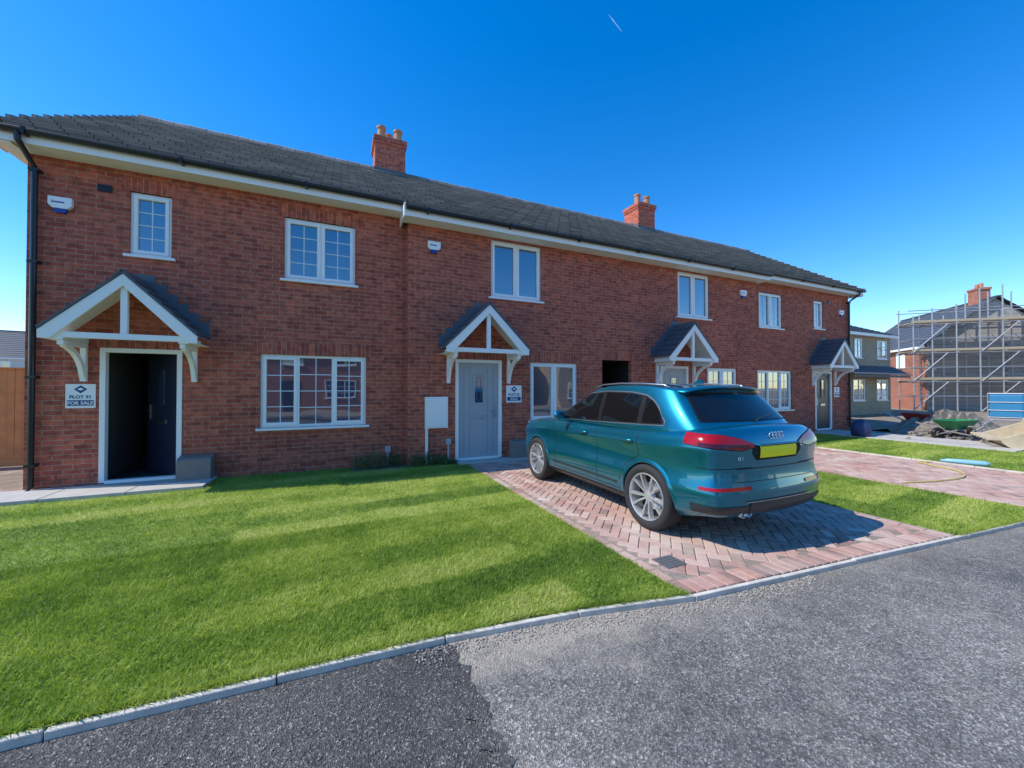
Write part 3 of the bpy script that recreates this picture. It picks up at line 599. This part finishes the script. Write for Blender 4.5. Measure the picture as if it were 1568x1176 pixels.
mb=MB(); slope(mb,(-1,-1.0,2.35),(5.4,-1.0,2.35),(-1,0,2.95),(5.4,0,2.95),4,.03); mb.box(-.9,5.3,-.95,-.9,2.2,2.33); mb.build('lean_to_roof',M_slate,bh)
bh2=simple_house('brick_house',(42.7,8.9,0),R(-132.7),10,7.6,4.9,8.0,M_obrick,M_slate,[(1.5,3.2,1.1,1.2,'f'),(-3,3.2,1.1,1.2,'f')],gab=M_block,chim=3.6)
v=Vector((.679,.734,0)); g_=Vector((.736,-.68,0)); C=Vector((39.3,5.2,0))
S=empty('scaffolding'); mb=MB(); wb=MB()
for k in range(10):
    for off in (.5,1.8):
        b0=C+g_*(k*1.2-1.8)-v*off+g_*random.uniform(-.1,.1); mb.tube([b0,b0+Vector((0,0,(8.3 if 2<k<7 else 6.9)+random.uniform(-.5,.5)))],.04,6)
for zz in (1.0,2.0,3.0,4.0,5.0,6.0,7.0):
    for off in (.5,1.8):
        mb.tube([C+g_*(-2.0)-v*off+Vector((0,0,zz)),C+g_*(9.3)-v*off+Vector((0,0,zz))],.033,6)
    for k in range(10):
        if zz in (2.0,4.0,6.0): b0=C+g_*(k*1.2-1.8)+Vector((0,0,zz+.05)); mb.tube([b0-v*.3,b0-v*2.0],.033,6)
for k in range(0,9,3):
    for zz in (0,2,4): mb.tube([C+g_*(k*1.2-1.8)-v*1.85+Vector((0,0,zz)),C+g_*((k+1.6)*1.2-1.8)-v*1.85+Vector((0,0,zz+2))],.033,6)
rot=math.atan2(g_.y,g_.x)
for zz in (2.1,4.1,6.1):
    M=Matrix.Translation(C-v*1.8+Vector((0,0,zz)))@Matrix.Rotation(rot,4,'Z')
    for q in range(5): wb.box(-1.9+random.uniform(-.2,.1),9.1+random.uniform(-.2,.2),.02+q*.25,.25+q*.25,0,.045,M=M)
    wb.box(-1.8,9.1,-.03,0,.045,.2,M=M)
mb.build('poles',M_galv,S,fixn=False); wb.build('boards',M_wood,S)
simple_house('white_house',(-35,50,0),R(10),14,8,5.0,8,pm('cream_render',(.62,.60,.55),.9),M_slate,[(-5,3.2,1.3,1.2,'f'),(2,3.2,1.3,1.2,'f'),(-5,.8,1.8,1.3,'f')])
e=empty('timber_fence'); mb=MB(); M_fence=pm('fence_timber',(.60,.26,.09),.8,var=.3,ns=6,bmp=.2); x=-11.0
while x<-4.26: mb.box(x,x+.105,3.2+random.uniform(0,.008),3.225,.05,1.93); x+=.11
mb.box(-11,-4.26,3.226,3.27,.35,.43); mb.box(-11,-4.26,3.226,3.27,1.4,1.48); mb.box(-11,-4.26,3.17,3.25,1.931,1.96); mb.box(-11,-4.26,3.19,3.23,-.05,.10)
for k in range(4): mb.box(-11+k*1.83,-10.9+k*1.83,3.14,3.199,-.05,2.05)
mb.build('boards_and_posts',M_fence,e)
wn=[(-4,3.3,1.3,1.2,'f'),(-.6,3.3,1.2,1.2,'f'),(2.8,3.3,1.3,1.2,'f'),(-4,.8,1.9,1.3,'f'),(2.3,.8,1.9,1.3,'f')]
simple_house('brick_house',(-3.0,-23,0),R(180),10,8,5,8,M_obrick,M_tile,wn,door=-.3); simple_house('rendered_house',(10,-23.5,0),R(180),10,8,5,8,pm('white_render',(.68,.66,.62),.9),M_tile,wn,door=-.3); simple_house('brick_house',(23,-22,0),R(180),10,8,5,8,M_buff,M_tile,wn,door=-.3)
# ------------------------------------------------------------------ site clutter
M_bkt=pm('dusty_steel',(.50,.42,.29),.85,var=.3,ns=5,bmp=.3)
e=empty('excavator_bucket',(16.5,-4.65,-.02),R(25),1.1); mb=MB(); n=12
arc=[(.42+.42*math.cos(a),.38-.40*math.sin(a)) for a in [R(20)+i*R(190)/n for i in range(n+1)]]
outp=arc+[(.05,.62)]
for (p,q) in zip(outp[:-1],outp[1:]): mb.prism([p,q,(q[0]*.94+.025,q[1]*.94+.025),(p[0]*.94+.025,p[1]*.94+.025)],'x',-.8,.8)
for xx in (-.82,.78): mb.prism(outp,'x',xx,xx+.04)
for k in range(6): mb.box(-.78+k*.29,-.66+k*.29,.78,1.0,.20,.26)
for xx in (-.15,.1): mb.prism([(.1,.6),(-.15,.75),(-.05,.95),(.2,.85),(.3,.6)],'x',xx,xx+.05)
mb.build('shell',M_bkt,e,bevel=.01)
def mound(name,x,y,rx,ry,h,mat):
    mb=MB(); n=28; vs=[]
    for i in range(n+1):
        for j in range(n+1):
            u,v_=i/n*2-1,j/n*2-1; q=max(0,1-(u*u+v_*v_)); vs.append((x+u*rx,y+v_*ry,-.07+h*q*(1+.5*math.sin(u*7+j)*math.cos(v_*9))+.12*h*random.random()*(q>0)))
    mb.add(vs,[(i*(n+1)+j,(i+1)*(n+1)+j,(i+1)*(n+1)+j+1,i*(n+1)+j+1) for i in range(n) for j in range(n)]); mb.build(name,mat)
mound('soil_heap',21,-1.5,2.6,1.3,.55,M_dirt); mound('soil_heap',26,-4.5,3.5,2.2,.6,M_dirt)
mb=MB()
for i in range(260):
    a=random.random()*6.28; rr=abs(random.gauss(0,.7)); stone(17.8+rr*math.cos(a)*1.5,-2.7+rr*math.sin(a)*.8,random.uniform(0,.25)*max(0,1-rr),random.uniform(.04,.11))
for i in range(14): 
    M=Matrix.Translation((17.6+random.uniform(-1.2,1.2),-2.7+random.uniform(-.5,.5),random.uniform(.1,.3)))@Matrix.Rotation(random.random()*3,4,'Z')@Matrix.Rotation(random.uniform(-.5,.5),4,'Y'); mb.box(-.5,.5,-.05,.05,-.015,.015,M=M)
mb.build('rubble_pile',pm('rubble',(.24,.21,.18),.9,var=.6,ns=3),fixn=False)
def barrow(x,y,rot,mat):
    e=empty('wheelbarrow',(x,y,-.03),rot); mb=MB()
    t=[(-.28,-.38,.62),(.28,-.38,.62),(.32,.42,.60),(-.32,.42,.60),(-.17,-.2,.34),(.17,-.2,.34),(.17,.2,.34),(-.17,.2,.34)]
    mb.add(t,[(4,5,6,7),(0,1,5,4),(1,2,6,5),(2,3,7,6),(3,0,4,7)]); o=mb.build('tray',mat,e); s=o.modifiers.new('s','SOLIDIFY'); s.thickness=.012
    mb=MB()
    for s_ in (-1,1): mb.tube([(s_*.05,.62,.19),(s_*.16,.2,.31),(s_*.2,-.3,.33),(s_*.27,-.85,.62)],.016,8); mb.tube([(s_*.2,-.2,.33),(s_*.24,-.3,.0),(s_*.24,-.42,0),(s_*.2,-.35,.33)],.014,8)
    mb.build('frame',M_galv,e); mb=MB(); mb.lathe([(.1,-.03),(.18,-.04),(.19,0),(.18,.04),(.1,.03)],20,Matrix.Translation((0,.62,.19)),closed=True); mb.build('wheel',M_black,e)
barrow(17.2,-2.9,R(70),pm('green_plastic',(.03,.22,.08),.4)); barrow(20.2,-.9,R(200),pm('red_steel',(.3,.03,.02),.5))
mb=MB(); mb.tube([(0,0,0),(0,0,.03),(.02,0,.2),(0,.03,.38),(.02,0,.5),(0,0,.56)],[.16,.23,.26,.24,.14,.05],14); o=mb.build('rubble_sack',pm('navy_sack',(.03,.04,.12),.6,ns=8,bmp=.4),smooth=True,loc=(15.0,-1.5,0))
e=empty('water_tank',(30.5,-.6,-.05),R(15)); mb=MB(); mb.box(-.6,.6,-.55,.55,.12,1.3); mb.build('tank',pm('blue_plastic',(.03,.22,.42),.5),e,bevel=.08)
mb=MB()
for k in (-.6,-.2,.2,.6): mb.tube([(k,-.58,0),(k,-.58,1.35)],.02,6); mb.tube([(k,.58,0),(k,.58,1.35)],.02,6)
for zz in (.15,.5,.9,1.33): mb.tube([(-.62,-.58,zz),(.62,-.58,zz),(.62,.58,zz),(-.62,.58,zz),(-.62,-.58,zz)],.02,6)
mb.box(-.6,.6,-.55,.55,0,.1); mb.build('cage_and_pallet',M_galv,e)
hp=[(8.3,-5.0),(9.0,-5.18),(9.8,-5.22),(10.4,-4.95),(10.7,-4.5),(10.95,-4.25),(11.15,-4.4)]
pts=[]
for i in range(len(hp)-1):
    p0,p1,p2,p3=[Vector((*hp[min(max(i+q,0),len(hp)-1)],.018)) for q in (-1,0,1,2)]
    for t in np.linspace(0,1,8,endpoint=False): pts.append(.5*((2*p1)+(p2-p0)*t+(2*p0-5*p1+4*p2-p3)*t*t+(3*p1-p0-3*p2+p3)*t**3))
mb=MB(); mb.tube(pts,.011,8); mb.build('yellow_hose',pm('yellow_rubber',(.60,.48,.12),.5),smooth=True)
mb=MB(); mb.tube([(11.3,-4.45,.05),(11.34,-4.55,.06),(11.4,-4.75,.06),(11.5,-5.0,.06),(11.52,-5.06,.06)],[.02,.045,.05,.05,.03],12); mb.build('plastic_bottle',pm('pale_blue_plastic',(.25,.50,.70),.3),smooth=True)
m_c,nt,bs=newmat('ice_cloud'); t=N(nt,'ShaderNodeBsdfTranslucent'); t.inputs['Color'].default_value=(1,1,1,1); tr=N(nt,'ShaderNodeBsdfTransparent'); ms=N(nt,'ShaderNodeMixShader'); L(nt,math_(nt,'MULTIPLY',noise(nt,geo(nt),.03,3),.35),ms.inputs[0]); L(nt,tr.outputs[0],ms.inputs[1]); L(nt,t.outputs[0],ms.inputs[2]); L(nt,ms.outputs[0],nt.nodes['Material Output'].inputs['Surface'])
mb=MB(); mb.poly([(0,-1,0),(60,-4,0),(200,-2,0),(200,2,0),(60,4,0),(0,1,0)]); o=mb.build('contrail_cloud',m_c); o.location=(1890,2380,2905); o.rotation_euler=(0,0,R(21))
# ------------------------------------------------------------------ car
CAR=empty('parked_car',(3.93,-4.85,-.002),0,.975)
def paint():
    m,nt,bs=newmat('teal_metallic_paint'); p=objc(nt)
    v=N(nt,'ShaderNodeTexVoronoi'); v.inputs['Scale'].default_value=900; L(nt,p,v.inputs['Vector'])
    sx=N(nt,'ShaderNodeSeparateColor'); L(nt,v.outputs['Color'],sx.inputs[0])
    L(nt,ramp(nt,sx.outputs[0],[(0,(.0,.125,.20)),(1,(.004,.24,.34))]),bs.inputs['Base Color']); bs.inputs['Metallic'].default_value=.75; bs.inputs['Roughness'].default_value=.30
    bs.inputs['Coat Weight'].default_value=1; bs.inputs['Coat Roughness'].default_value=.02; return m
M_paint=paint(); M_cglass=pm('tinted_glass',(.006,.007,.008),.03,spec=.6); M_rub=pm('tyre_rubber',(.022,.022,.023),.8,ns=20,bmp=.2); M_alloy=pm('alloy_wheel',(.66,.66,.67),.32,.7,var=.03); M_well=pm('wheel_well',(.008,.008,.008),.9)
M_red=pm('tail_light_red',(.36,.005,.010),.15,coat=.4,spec=.3); M_redd=pm('tail_light_dark',(.06,.002,.003),.15,coat=.4); M_yel=pm('yellow_plate',(1.0,.90,.0),.5,var=.02); M_trim=pm('satin_trim',(.5,.51,.52),.3,.9); M_seam=pm('panel_gap',(.004,.006,.007),.8); M_clad=pm('grey_cladding',(.02,.03,.034),.45)
def latbox(NI,ST,NK,pos,name,creases=None):
    vid={}; vs=[]; fs=[]
    def V(i,j,k):
        if (i,j,k) not in vid: vid[(i,j,k)]=len(vs); vs.append(pos(i,j,k))
        return vid[(i,j,k)]
    NJ=ST-1
    for j in range(NJ):
        for k in range(NK):
            fs.append((V(0,j,k),V(0,j,k+1),V(0,j+1,k+1),V(0,j+1,k))); fs.append((V(NI,j,k),V(NI,j+1,k),V(NI,j+1,k+1),V(NI,j,k+1)))
        for i in range(NI):
            fs.append((V(i,j,NK),V(i+1,j,NK),V(i+1,j+1,NK),V(i,j+1,NK))); fs.append((V(i,j,0),V(i,j+1,0),V(i+1,j+1,0),V(i+1,j,0)))
    for i in range(NI):
        for k in range(NK):
            fs.append((V(i,0,k),V(i+1,0,k),V(i+1,0,k+1),V(i,0,k+1))); fs.append((V(i,NJ,k),V(i,NJ,k+1),V(i+1,NJ,k+1),V(i+1,NJ,k)))
    me=bpy.data.meshes.new(name); me.from_pydata(vs,[],fs); me.update(); o=bpy.data.objects.new(name,me); sc.collection.objects.link(o)
    if creases:
        key={v_:k_ for k_,v_ in vid.items()}; at=me.attributes.new('crease_edge','FLOAT','EDGE')
        for e_ in me.edges:
            A,B=key[e_.vertices[0]],key[e_.vertices[1]]
            if A[2]==B[2] and A[2] in creases and (A[0]==B[0] and A[0] in (0,NI) or (A[1]==B[1]==0)): at.data[e_.index].value=creases[A[2]]
    s=o.modifiers.new('s','SUBSURF'); s.levels=3; s.render_levels=3; return o
ys=[-.86,-.79,-.62,-.42,-.15,.15,.5,.9,1.35,1.8,2.2,2.5,2.8,3.05,3.25,3.4,3.48]
wd=[.79,.870,.903,.914,.924,.922,.900,.888,.888,.893,.912,.924,.912,.885,.83,.74,.62]
zt=[1.15,1.17,1.17,1.15,1.13,1.115,1.105,1.095,1.085,1.08,1.075,1.055,1.03,.995,.94,.87,.79]
lm=[.86,.955,1.0,.944,1.0,.985,.90]
roff=[.05,.005,0,.055,.03,.05,.10]; foff=[-.10,-.03,0,0,-.03,-.05,-.08]
def lp(i,j,k):
    u=(i/6)*2-1; f=zt[j]/1.10; y=ys[j]
    zz=[float(np.interp(y,[-.86,-.5,-.38,2.9,3.4],[.34,.30,.22,.22,.28])),float(np.interp(y,[-.86,-.5,-.38,2.9,3.4],[.43,.38,.31,.31,.36])),.57,.77,.93*f,1.015*f,zt[j]][k]
    if k==3: zz=.77*min(1,f+.05)
    if k==2 and f<.9: zz=.54
    fr_=max(0,1-(y+.86)/.35); y+=roff[k]*fr_; ff=max(0,1-(3.48-y)/.5); y+=foff[k]*ff
    x=wd[j]*lm[k]*(math.copysign(abs(u)**.9,u) if u else 0)
    if j==0: y-=.065*(1-u*u)
    if j==len(ys)-1: y+=.10*(1-u*u)
    if k==6: zz+=.035*(1-u*u)
    return (x,y,zz)
low=latbox(6,len(ys),6,lp,'body',{4:.85,2:.45,1:.5,0:.6})
def cut(x0,x1,y,r,z):
    mb=MB(); mb.lathe([(0,x0),(r,x0),(r,x1),(0,x1)],64,Matrix.Translation((0,y,z))); o=mb.build('cut',M_well); return o
low.data.materials.append(M_paint); low.data.materials.append(M_well)
cuts=[cut(s*.55,s*1.2,y,.386,.352) for s in (-1,1) for y in (0,2.603)]
for c_ in cuts:
    b_=low.modifiers.new('b','BOOLEAN'); b_.operation='DIFFERENCE'; b_.object=c_; b_.solver='EXACT'; b_.material_mode='TRANSFER'
dg=bpy.context.evaluated_depsgraph_get(); me=bpy.data.meshes.new_from_object(low.evaluated_get(dg)); low.modifiers.clear(); low.data=me
for c_ in cuts: bpy.data.objects.remove(c_)
me.polygons.foreach_set('use_smooth',[True]*len(me.polygons)) 
try: me.set_sharp_from_angle(angle=R(35))
except Exception as ex: print(ex)
low.parent=CAR
gs=[0,.06,.16,.3,.5,.7,.86,1.0]
def gp(i,j,k):
    u=(i/6)*2-1; s=gs[j]; t=[0,.18,.5,.82,1][k]
    yb=-.72+(2.36+.72)*s; yt=-.24+(1.42+.24)*s; y=yb+(yt-yb)*t
    wb_=float(np.interp(s,[0,.06,.16,.5,.86,1],[.73,.815,.85,.85,.81,.72])); wt_=float(np.interp(s,[0,.06,.16,.5,.86,1],[.61,.665,.685,.69,.66,.61]))
    ztp=float(np.interp(s,[0,.06,.16,.35,.55,.75,.9,1],[1.555,1.573,1.592,1.612,1.62,1.605,1.56,1.51])); zz=1.05+(ztp-1.05)*t
    x=(wb_+(wt_-wb_)*t**1.6)*u
    if j==0: y-=.09*(1-u*u)
    if j==len(gs)-1: y+=.16*(1-u*u)
    if k==4: zz+=.03*(1-u*u)
    return (x,y,zz)
gh=latbox(6,len(gs),4,gp,'cabin',{4:.45}); gh.data.materials.append(M_paint); dg=bpy.context.evaluated_depsgraph_get(); me=bpy.data.meshes.new_from_object(gh.evaluated_get(dg)); gh.modifiers.clear(); gh.data=me; me.polygons.foreach_set('use_smooth',[True]*len(me.polygons)); gh.parent=CAR
def bvh_of(o): return BVHTree.FromPolygons([v.co for v in o.data.vertices],[tuple(p.vertices) for p in o.data.polygons])
BL,BG=bvh_of(low),bvh_of(gh)
def patch(name,bv,us,zb,ztop,mode,off,mat,nv=8,th=None):
    mb=MB(); grid=[]
    for i,u in enumerate(us):
        col=[]
        for k in range(nv+1):
            z=zb[i]+(ztop[i]-zb[i])*k/nv
            if mode=='L': o,d=Vector((-3,u,z)),Vector((1,0,0))
            elif mode=='R': o,d=Vector((3,u,z)),Vector((-1,0,0))
            elif mode=='B': o,d=Vector((u,-3,z)),Vector((0,1,0))
            elif mode=='F': o,d=Vector((u,6,z)),Vector((0,-1,0))
            elif mode in('CL','CR'):
                s=-1 if mode=='CL' else 1; dv=Vector((s*math.sin(u),-math.cos(u),0)); o=Vector((s*.40,-.40,z))+dv*1.5; d=-dv
            h=bv.ray_cast(o,d)
            if h[0] is None: h=bv.find_nearest(o+d*2.2)
            n_=h[1]; n_=n_ if n_.dot(d)<0 else -n_
            col.append(h[0]+n_*off)
        grid.append(col)
    m=len(us); vs=[p for c_ in grid for p in c_]; mb.add(vs,[(i*(nv+1)+k,(i+1)*(nv+1)+k,(i+1)*(nv+1)+k+1,i*(nv+1)+k+1) for i in range(m-1) for k in range(nv)])
    return mb.build(name,mat,CAR,smooth=True)
lin=np.linspace
for md in ('L','R'):
    def sw(name,y0,y1,off,mat,grow=0,n=26):
        u=lin(y0,y1,n); zb=np.interp(u,[-.6,0,1,2.2],[1.195,1.17,1.135,1.11])-grow
        tp=np.interp(u,[-.17,-.11,0,.14,.4,.9,1.3,1.55,1.8,2.15],[1.21,1.32,1.42,1.485,1.520,1.528,1.498,1.43,1.32,1.13])+grow; tp=np.maximum(tp,zb+.002)
        patch(name,BG,u,zb,tp,md,off,mat)
    sw('window_trim',-.20,2.17,.003,M_trim,.014,44); sw('window_surround',-.19,2.15,.005,M_black,.003,44)
    sw('front_door_glass',.97,2.02,.007,M_cglass,-.012); sw('rear_door_glass',.21,.89,.007,M_cglass,-.012); sw('quarter_glass',-.16,.13,.007,M_cglass,-.012)
    for (y0,y1,z0,z1) in ((.93,.938,.30,1.11),(2.0,2.008,.34,1.09)): patch('door_gap',BL,[y0,y1],[z0]*2,[z1]*2,md,.0015,M_seam,20)
    u=lin(.12,.46,14); zc=[.345+math.sqrt(max(0,.47**2-x*x)) if x<.45 else .45 for x in u]
    patch('door_gap',BL,u,[z-.005 for z in zc],[z+.005 for z in zc],md,.0015,M_seam,1); patch('door_gap',BL,[.12,.128],[.80]*2,[1.11]*2,md,.0015,M_seam,10)
    patch('sill_gap',BL,lin(.46,2.05,20),[.338]*20,[.346]*20,md,.0015,M_seam,1)
    u=lin(.42,2.18,30); patch('sill_cladding',BL,u,[.235]*30,[.30]*30,md,.008,M_clad,4)
    cs='CL' if md=='L' else 'CR'
    a0,a1=R(-5),R(76)
    u=lin(a0,a1,30); zb=np.interp(u,[a0,R(15),a1],[1.000,.975,1.03]); zt_=np.interp(u,[a0,R(10),R(40),a1],[1.03,1.075,1.122,1.13]); patch('tail_light_housing',BL,u,zb-.006,zt_+.006,cs,.004,M_seam,8); patch('tail_light',BL,u,zb,zt_,cs,.010,M_red,8)
    u2=lin(R(2),R(60),20); patch('tail_light_band',BL,u2,np.interp(u2,[R(4),R(60)],[.993,1.01]),np.interp(u2,[R(4),R(60)],[1.02,1.05]),cs,.013,M_redd,3)
    u=lin(R(3),R(60),20); patch('rear_reflector',BL,u,[.60]*20,[.632]*20,cs,.008,M_red,3)
    u=lin(R(-4),R(62),20); patch('bumper_gap',BL,u,[.80]*20,[.808]*20,cs,.0015,M_seam,1)
    u=lin(R(-4),R(70),24); patch('lower_bumper_cladding',BL,u,[.37]*24,[.455]*24,cs,.006,M_clad,4)
    s=-1 if md=='L' else 1
    u=lin(.52,2.1,30); patch('lower_door_strip',BL,u,[.40]*30,[.425]*30,md,.006,M_clad,2)
    for yy in (.28,1.22):
        h=BL.ray_cast(Vector((s*3,yy,.965)),Vector((-s,0,0)))[0]; mb=MB(); x=abs(h.x)
        mb.tube([(s*(x-.005),yy-.10,.965),(s*(x+.028),yy-.07,.967),(s*(x+.034),yy,.968),(s*(x+.028),yy+.07,.967),(s*(x-.005),yy+.10,.965)],[.012,.015,.016,.015,.012],10); mb.build('door_handle',M_paint,CAR,smooth=True)
    mb=MB(); mb.tube([(s*.82,1.72,1.13),(s*.90,1.72,1.14)],.025,8); mb.build('mirror_stalk',M_black,CAR)
    mb=MB(); mb.box(-.12,.12,-.05,.06,-.085,.085); o=mb.build('wing_mirror',M_paint,CAR,smooth=True,bevel=.0); o.location=(s*.99,1.70,1.17); o.rotation_euler=(0,0,R(-8*s)); sb=o.modifiers.new('s','SUBSURF'); sb.levels=2; sb.render_levels=2
    mb=MB(); mb.tube([(s*.63,-.10,1.585),(s*.645,-.03,1.612),(s*.66,.3,1.632),(s*.665,.7,1.638),(s*.658,1.05,1.624),(s*.645,1.22,1.596),(s*.63,1.28,1.57)],.011,8); mb.build('roof_rail',M_trim,CAR,smooth=True)
    for yw in (0,2.603):
        mb=MB(); n=44
        vs=[];A0,A1=R(-10),(R(174) if yw==0 else R(190))
        for i in range(n+1):
            a=A0+(A1-A0)*i/n; yy_,zz_=math.cos(a),math.sin(a)
            h=BL.ray_cast(Vector((s*3,yw+.435*yy_,.352+.435*zz_)),Vector((-s,0,0)))[0]; xs_=abs(h.x) if h is not None and abs(h.x)>.8 else .88
            for (r,x) in ((.385,.80),(.384,xs_+.004),(.389,xs_+.013),(.402,xs_+.014),(.422,xs_+.006),(.437,xs_-.002)):
                vs.append((s*x,yw+r*yy_,.352+r*zz_))
        m=6; mb.add(vs,[(i*m+k,(i+1)*m+k,(i+1)*m+k+1,i*m+k+1) for i in range(n) for k in range(m-1)]); mb.build('wheel_arch',M_paint,CAR,smooth=True)
        M=Matrix.Translation((s*.795,yw,.362))@(Matrix.Rotation(0,4,'Z') if s>0 else Matrix.Rotation(math.pi,4,'Z'))
        mb=MB(); mb.lathe([(.258,.10),(.282,.122),(.32,.126),(.346,.112),(.3595,.085),(.3625,.03),(.3625,-.03),(.3595,-.085),(.34,-.112),(.30,-.12),(.262,-.10)],56,M)
        mb.build('tyre',M_rub,CAR,smooth=True)
        mb=MB(); mb.lathe([(.264,.104),(.258,.113),(.250,.110),(.244,.09),(.238,.02),(.232,-.09)],56,M,0); mb.lathe([(0,-.03),(.236,-.03)],56,M,1); mb.lathe([(.0,-.01),(.15,-.01),(.15,-.02)],40,M,2)
        mb.lathe([(.0,.082),(.03,.082),(.034,.076),(.054,.074),(.062,.062),(.062,.02)],32,M,0)
        off=random.random()
        def P(r,a,x): return M@Vector((x,r*math.cos(a),r*math.sin(a)))
        for q in range(5):
            for ds in (-1,1):
                a0=2*math.pi*q/5+off
                ai=a0+ds*R(13); ao=a0+ds*R(15.5); wi,wo=R(9),R(3.0)
                vs=[P(.05,ai-wi,.076),P(.05,ai+wi,.076),P(.247,ao+wo,.104),P(.247,ao-wo,.104),P(.05,ai-wi,.03),P(.05,ai+wi,.03),P(.247,ao+wo*1.2,.055),P(.247,ao-wo*1.2,.055),P(.15,ao-wo*1.2-ds*R(2),.096),P(.15,ao+wo*1.2-ds*R(2),.096),P(.15,ao-wo*1.5,.045),P(.15,ao+wo*1.5,.045)]
                mb.add(vs,[(0,1,9,8),(8,9,2,3),(1,5,11,9),(9,11,6,2),(0,8,10,4),(8,3,7,10),(3,2,6,7)],0)
        mb.build('alloy_wheel',[M_alloy,M_well,M_steel],CAR,bevel=0)
u=lin(-.68,.68,41); patch('rear_window_surround',BG,u,[1.225]*41,[float(np.interp(abs(x),[0,.53,.61,.68],[1.530,1.523,1.495,1.25])) for x in u],'B',.004,M_black)
u=lin(-.655,.655,41); patch('rear_window',BG,u,[1.235]*41,[float(np.interp(abs(x),[0,.51,.59,.655],[1.518,1.511,1.48,1.27])) for x in u],'B',.007,M_cglass)
u=lin(-.68,.68,33); patch('windscreen',BG,u,[1.10]*33,[float(np.interp(abs(x),[0,.5,.58,.68],[1.475,1.46,1.40,1.12])) for x in u],'F',.006,M_cglass)
mb=MB(); pr=[(-.14,1.592),(-.31,1.580),(-.40,1.565),(-.405,1.552),(-.32,1.546),(-.18,1.55)]
vs=[];cols=13
for i in range(cols):
    uu=i/(cols-1)*2-1; x=uu*.64
    for (y,z) in pr: vs.append((x,y+.10*abs(uu)**3,z+.028*(1-uu*uu)-.03*abs(uu)**5))
m=len(pr); fs=[(i*m+k,(i+1)*m+k,(i+1)*m+(k+1)%m,i*m+(k+1)%m) for i in range(cols-1) for k in range(m)]+[tuple(range(m)),tuple((cols-1)*m+k for k in range(m))]
mb.add(vs,fs); mb.build('roof_spoiler',M_paint,CAR,smooth=True,bevel=0)
mb=MB(); mb.box(-.14,.14,-.412,-.404,1.581,1.591); mb.build('high_brake_light',M_redd,CAR)
mb=MB()
pw=[]
for (x,z) in ((0,1.235),(.12,1.255),(.26,1.275),(.38,1.29)):
    h=BG.ray_cast(Vector((x,-3,z)),Vector((0,1,0)))[0]; pw.append((x,h.y-.02,z))
mb.tube(pw,.009,6); mb.build('rear_wiper',M_black,CAR)
mb=MB(); mb.prism([(-.02,1.63),(.02,1.69),(.14,1.63)],'x',-.012,.012); mb.build('aerial_fin',M_paint,CAR)
def rearY(x,z,bv=BL): 
    h=bv.ray_cast(Vector((x,-3,z)),Vector((0,1,0))); return h[0].y if h[0] else -.9
u=lin(-.38,.38,25)
patch('plate_recess_shade',BL,u,[float(np.interp(abs(x),[0,.32,.38],[.872,.872,.94])) for x in u],[1.012]*25,'B',.003,M_seam)  # dark patch on the body skin: recess shade put in as colour, no indent modelled
u=lin(-.285,.285,15); patch('number_plate',BL,u,[.895]*15,[1.003]*15,'B',.012,M_yel,4)
mb=MB(); mb.box(-.32,.32,rearY(0,1.015)-.03,rearY(0,1.015)+.01,1.015,1.028); mb.build('plate_handle',M_paint,CAR,bevel=.005)
mb=MB(); zc=1.10; yb=rearY(0,zc)-.012
for k in range(4):
    cx=-.078+.052*k; pts=[(cx+.034*math.cos(a),yb+.0005*k,zc+.034*math.sin(a)) for a in lin(0,2*math.pi,25)]; mb.tube(pts,.0055,6)
mb.build('badge',M_chrome,CAR,smooth=True)
# small boot lettering left of the plate: round, bar, round shapes
mb=MB()
yq=rearY(-.52,.90)-.008
mb.tube([(-.555+.015*math.cos(a),yq,.90+.015*math.sin(a)) for a in lin(0,2*math.pi,17)],.0032,6); mb.tube([(-.545,yq,.893),(-.535,yq,.882)],.0032,6)
mb.tube([(-.515,yq+.002,.913),(-.495,yq+.003,.913),(-.505,yq+.003,.902),(-.495,yq+.003,.893),(-.503,yq+.003,.886),(-.515,yq+.002,.887)],.0032,6)
mb.build('boot_lettering',M_chrome,CAR)
u=lin(-.45,.45,31); patch('rear_diffuser',BL,u,[.37]*31,[.49]*31,'B',.010,M_clad)
u=lin(-.50,.50,31); patch('diffuser_trim',BL,u,[.485]*31,[.494]*31,'B',.014,M_trim,2)
u=lin(-.62,.62,31); patch('bumper_line',BL,u,[.672]*31,[.678]*31,'B',.0015,M_seam,1)
u=lin(-.56,.56,31); patch('tailgate_gap',BL,u,[.792]*31,[.800]*31,'B',.0015,M_seam,1)
mb=MB()
for x in (-.50,-.415): 
    M=Matrix.Translation((x,-.82,.362))@Matrix.Rotation(R(-90),4,'Z'); mb.lathe([(.026,.0),(.029,.05),(.033,.05),(.035,.0),(.035,-.12),(.026,-.12)],20,M,0,closed=True); mb.lathe([(0,.0),(.027,.0)],20,M,1)
mb.build('exhaust_tips',[M_steel,M_well],CAR,smooth=True)
mb=MB(); mb.box(-.62,.62,-.45,3.2,.20,.32); mb.tube([(-.45,-.75,.36),(-.2,-.6,.35),(.3,-.6,.35)],.07,10); mb.build('underbody',M_well,CAR)
print('cam ok')
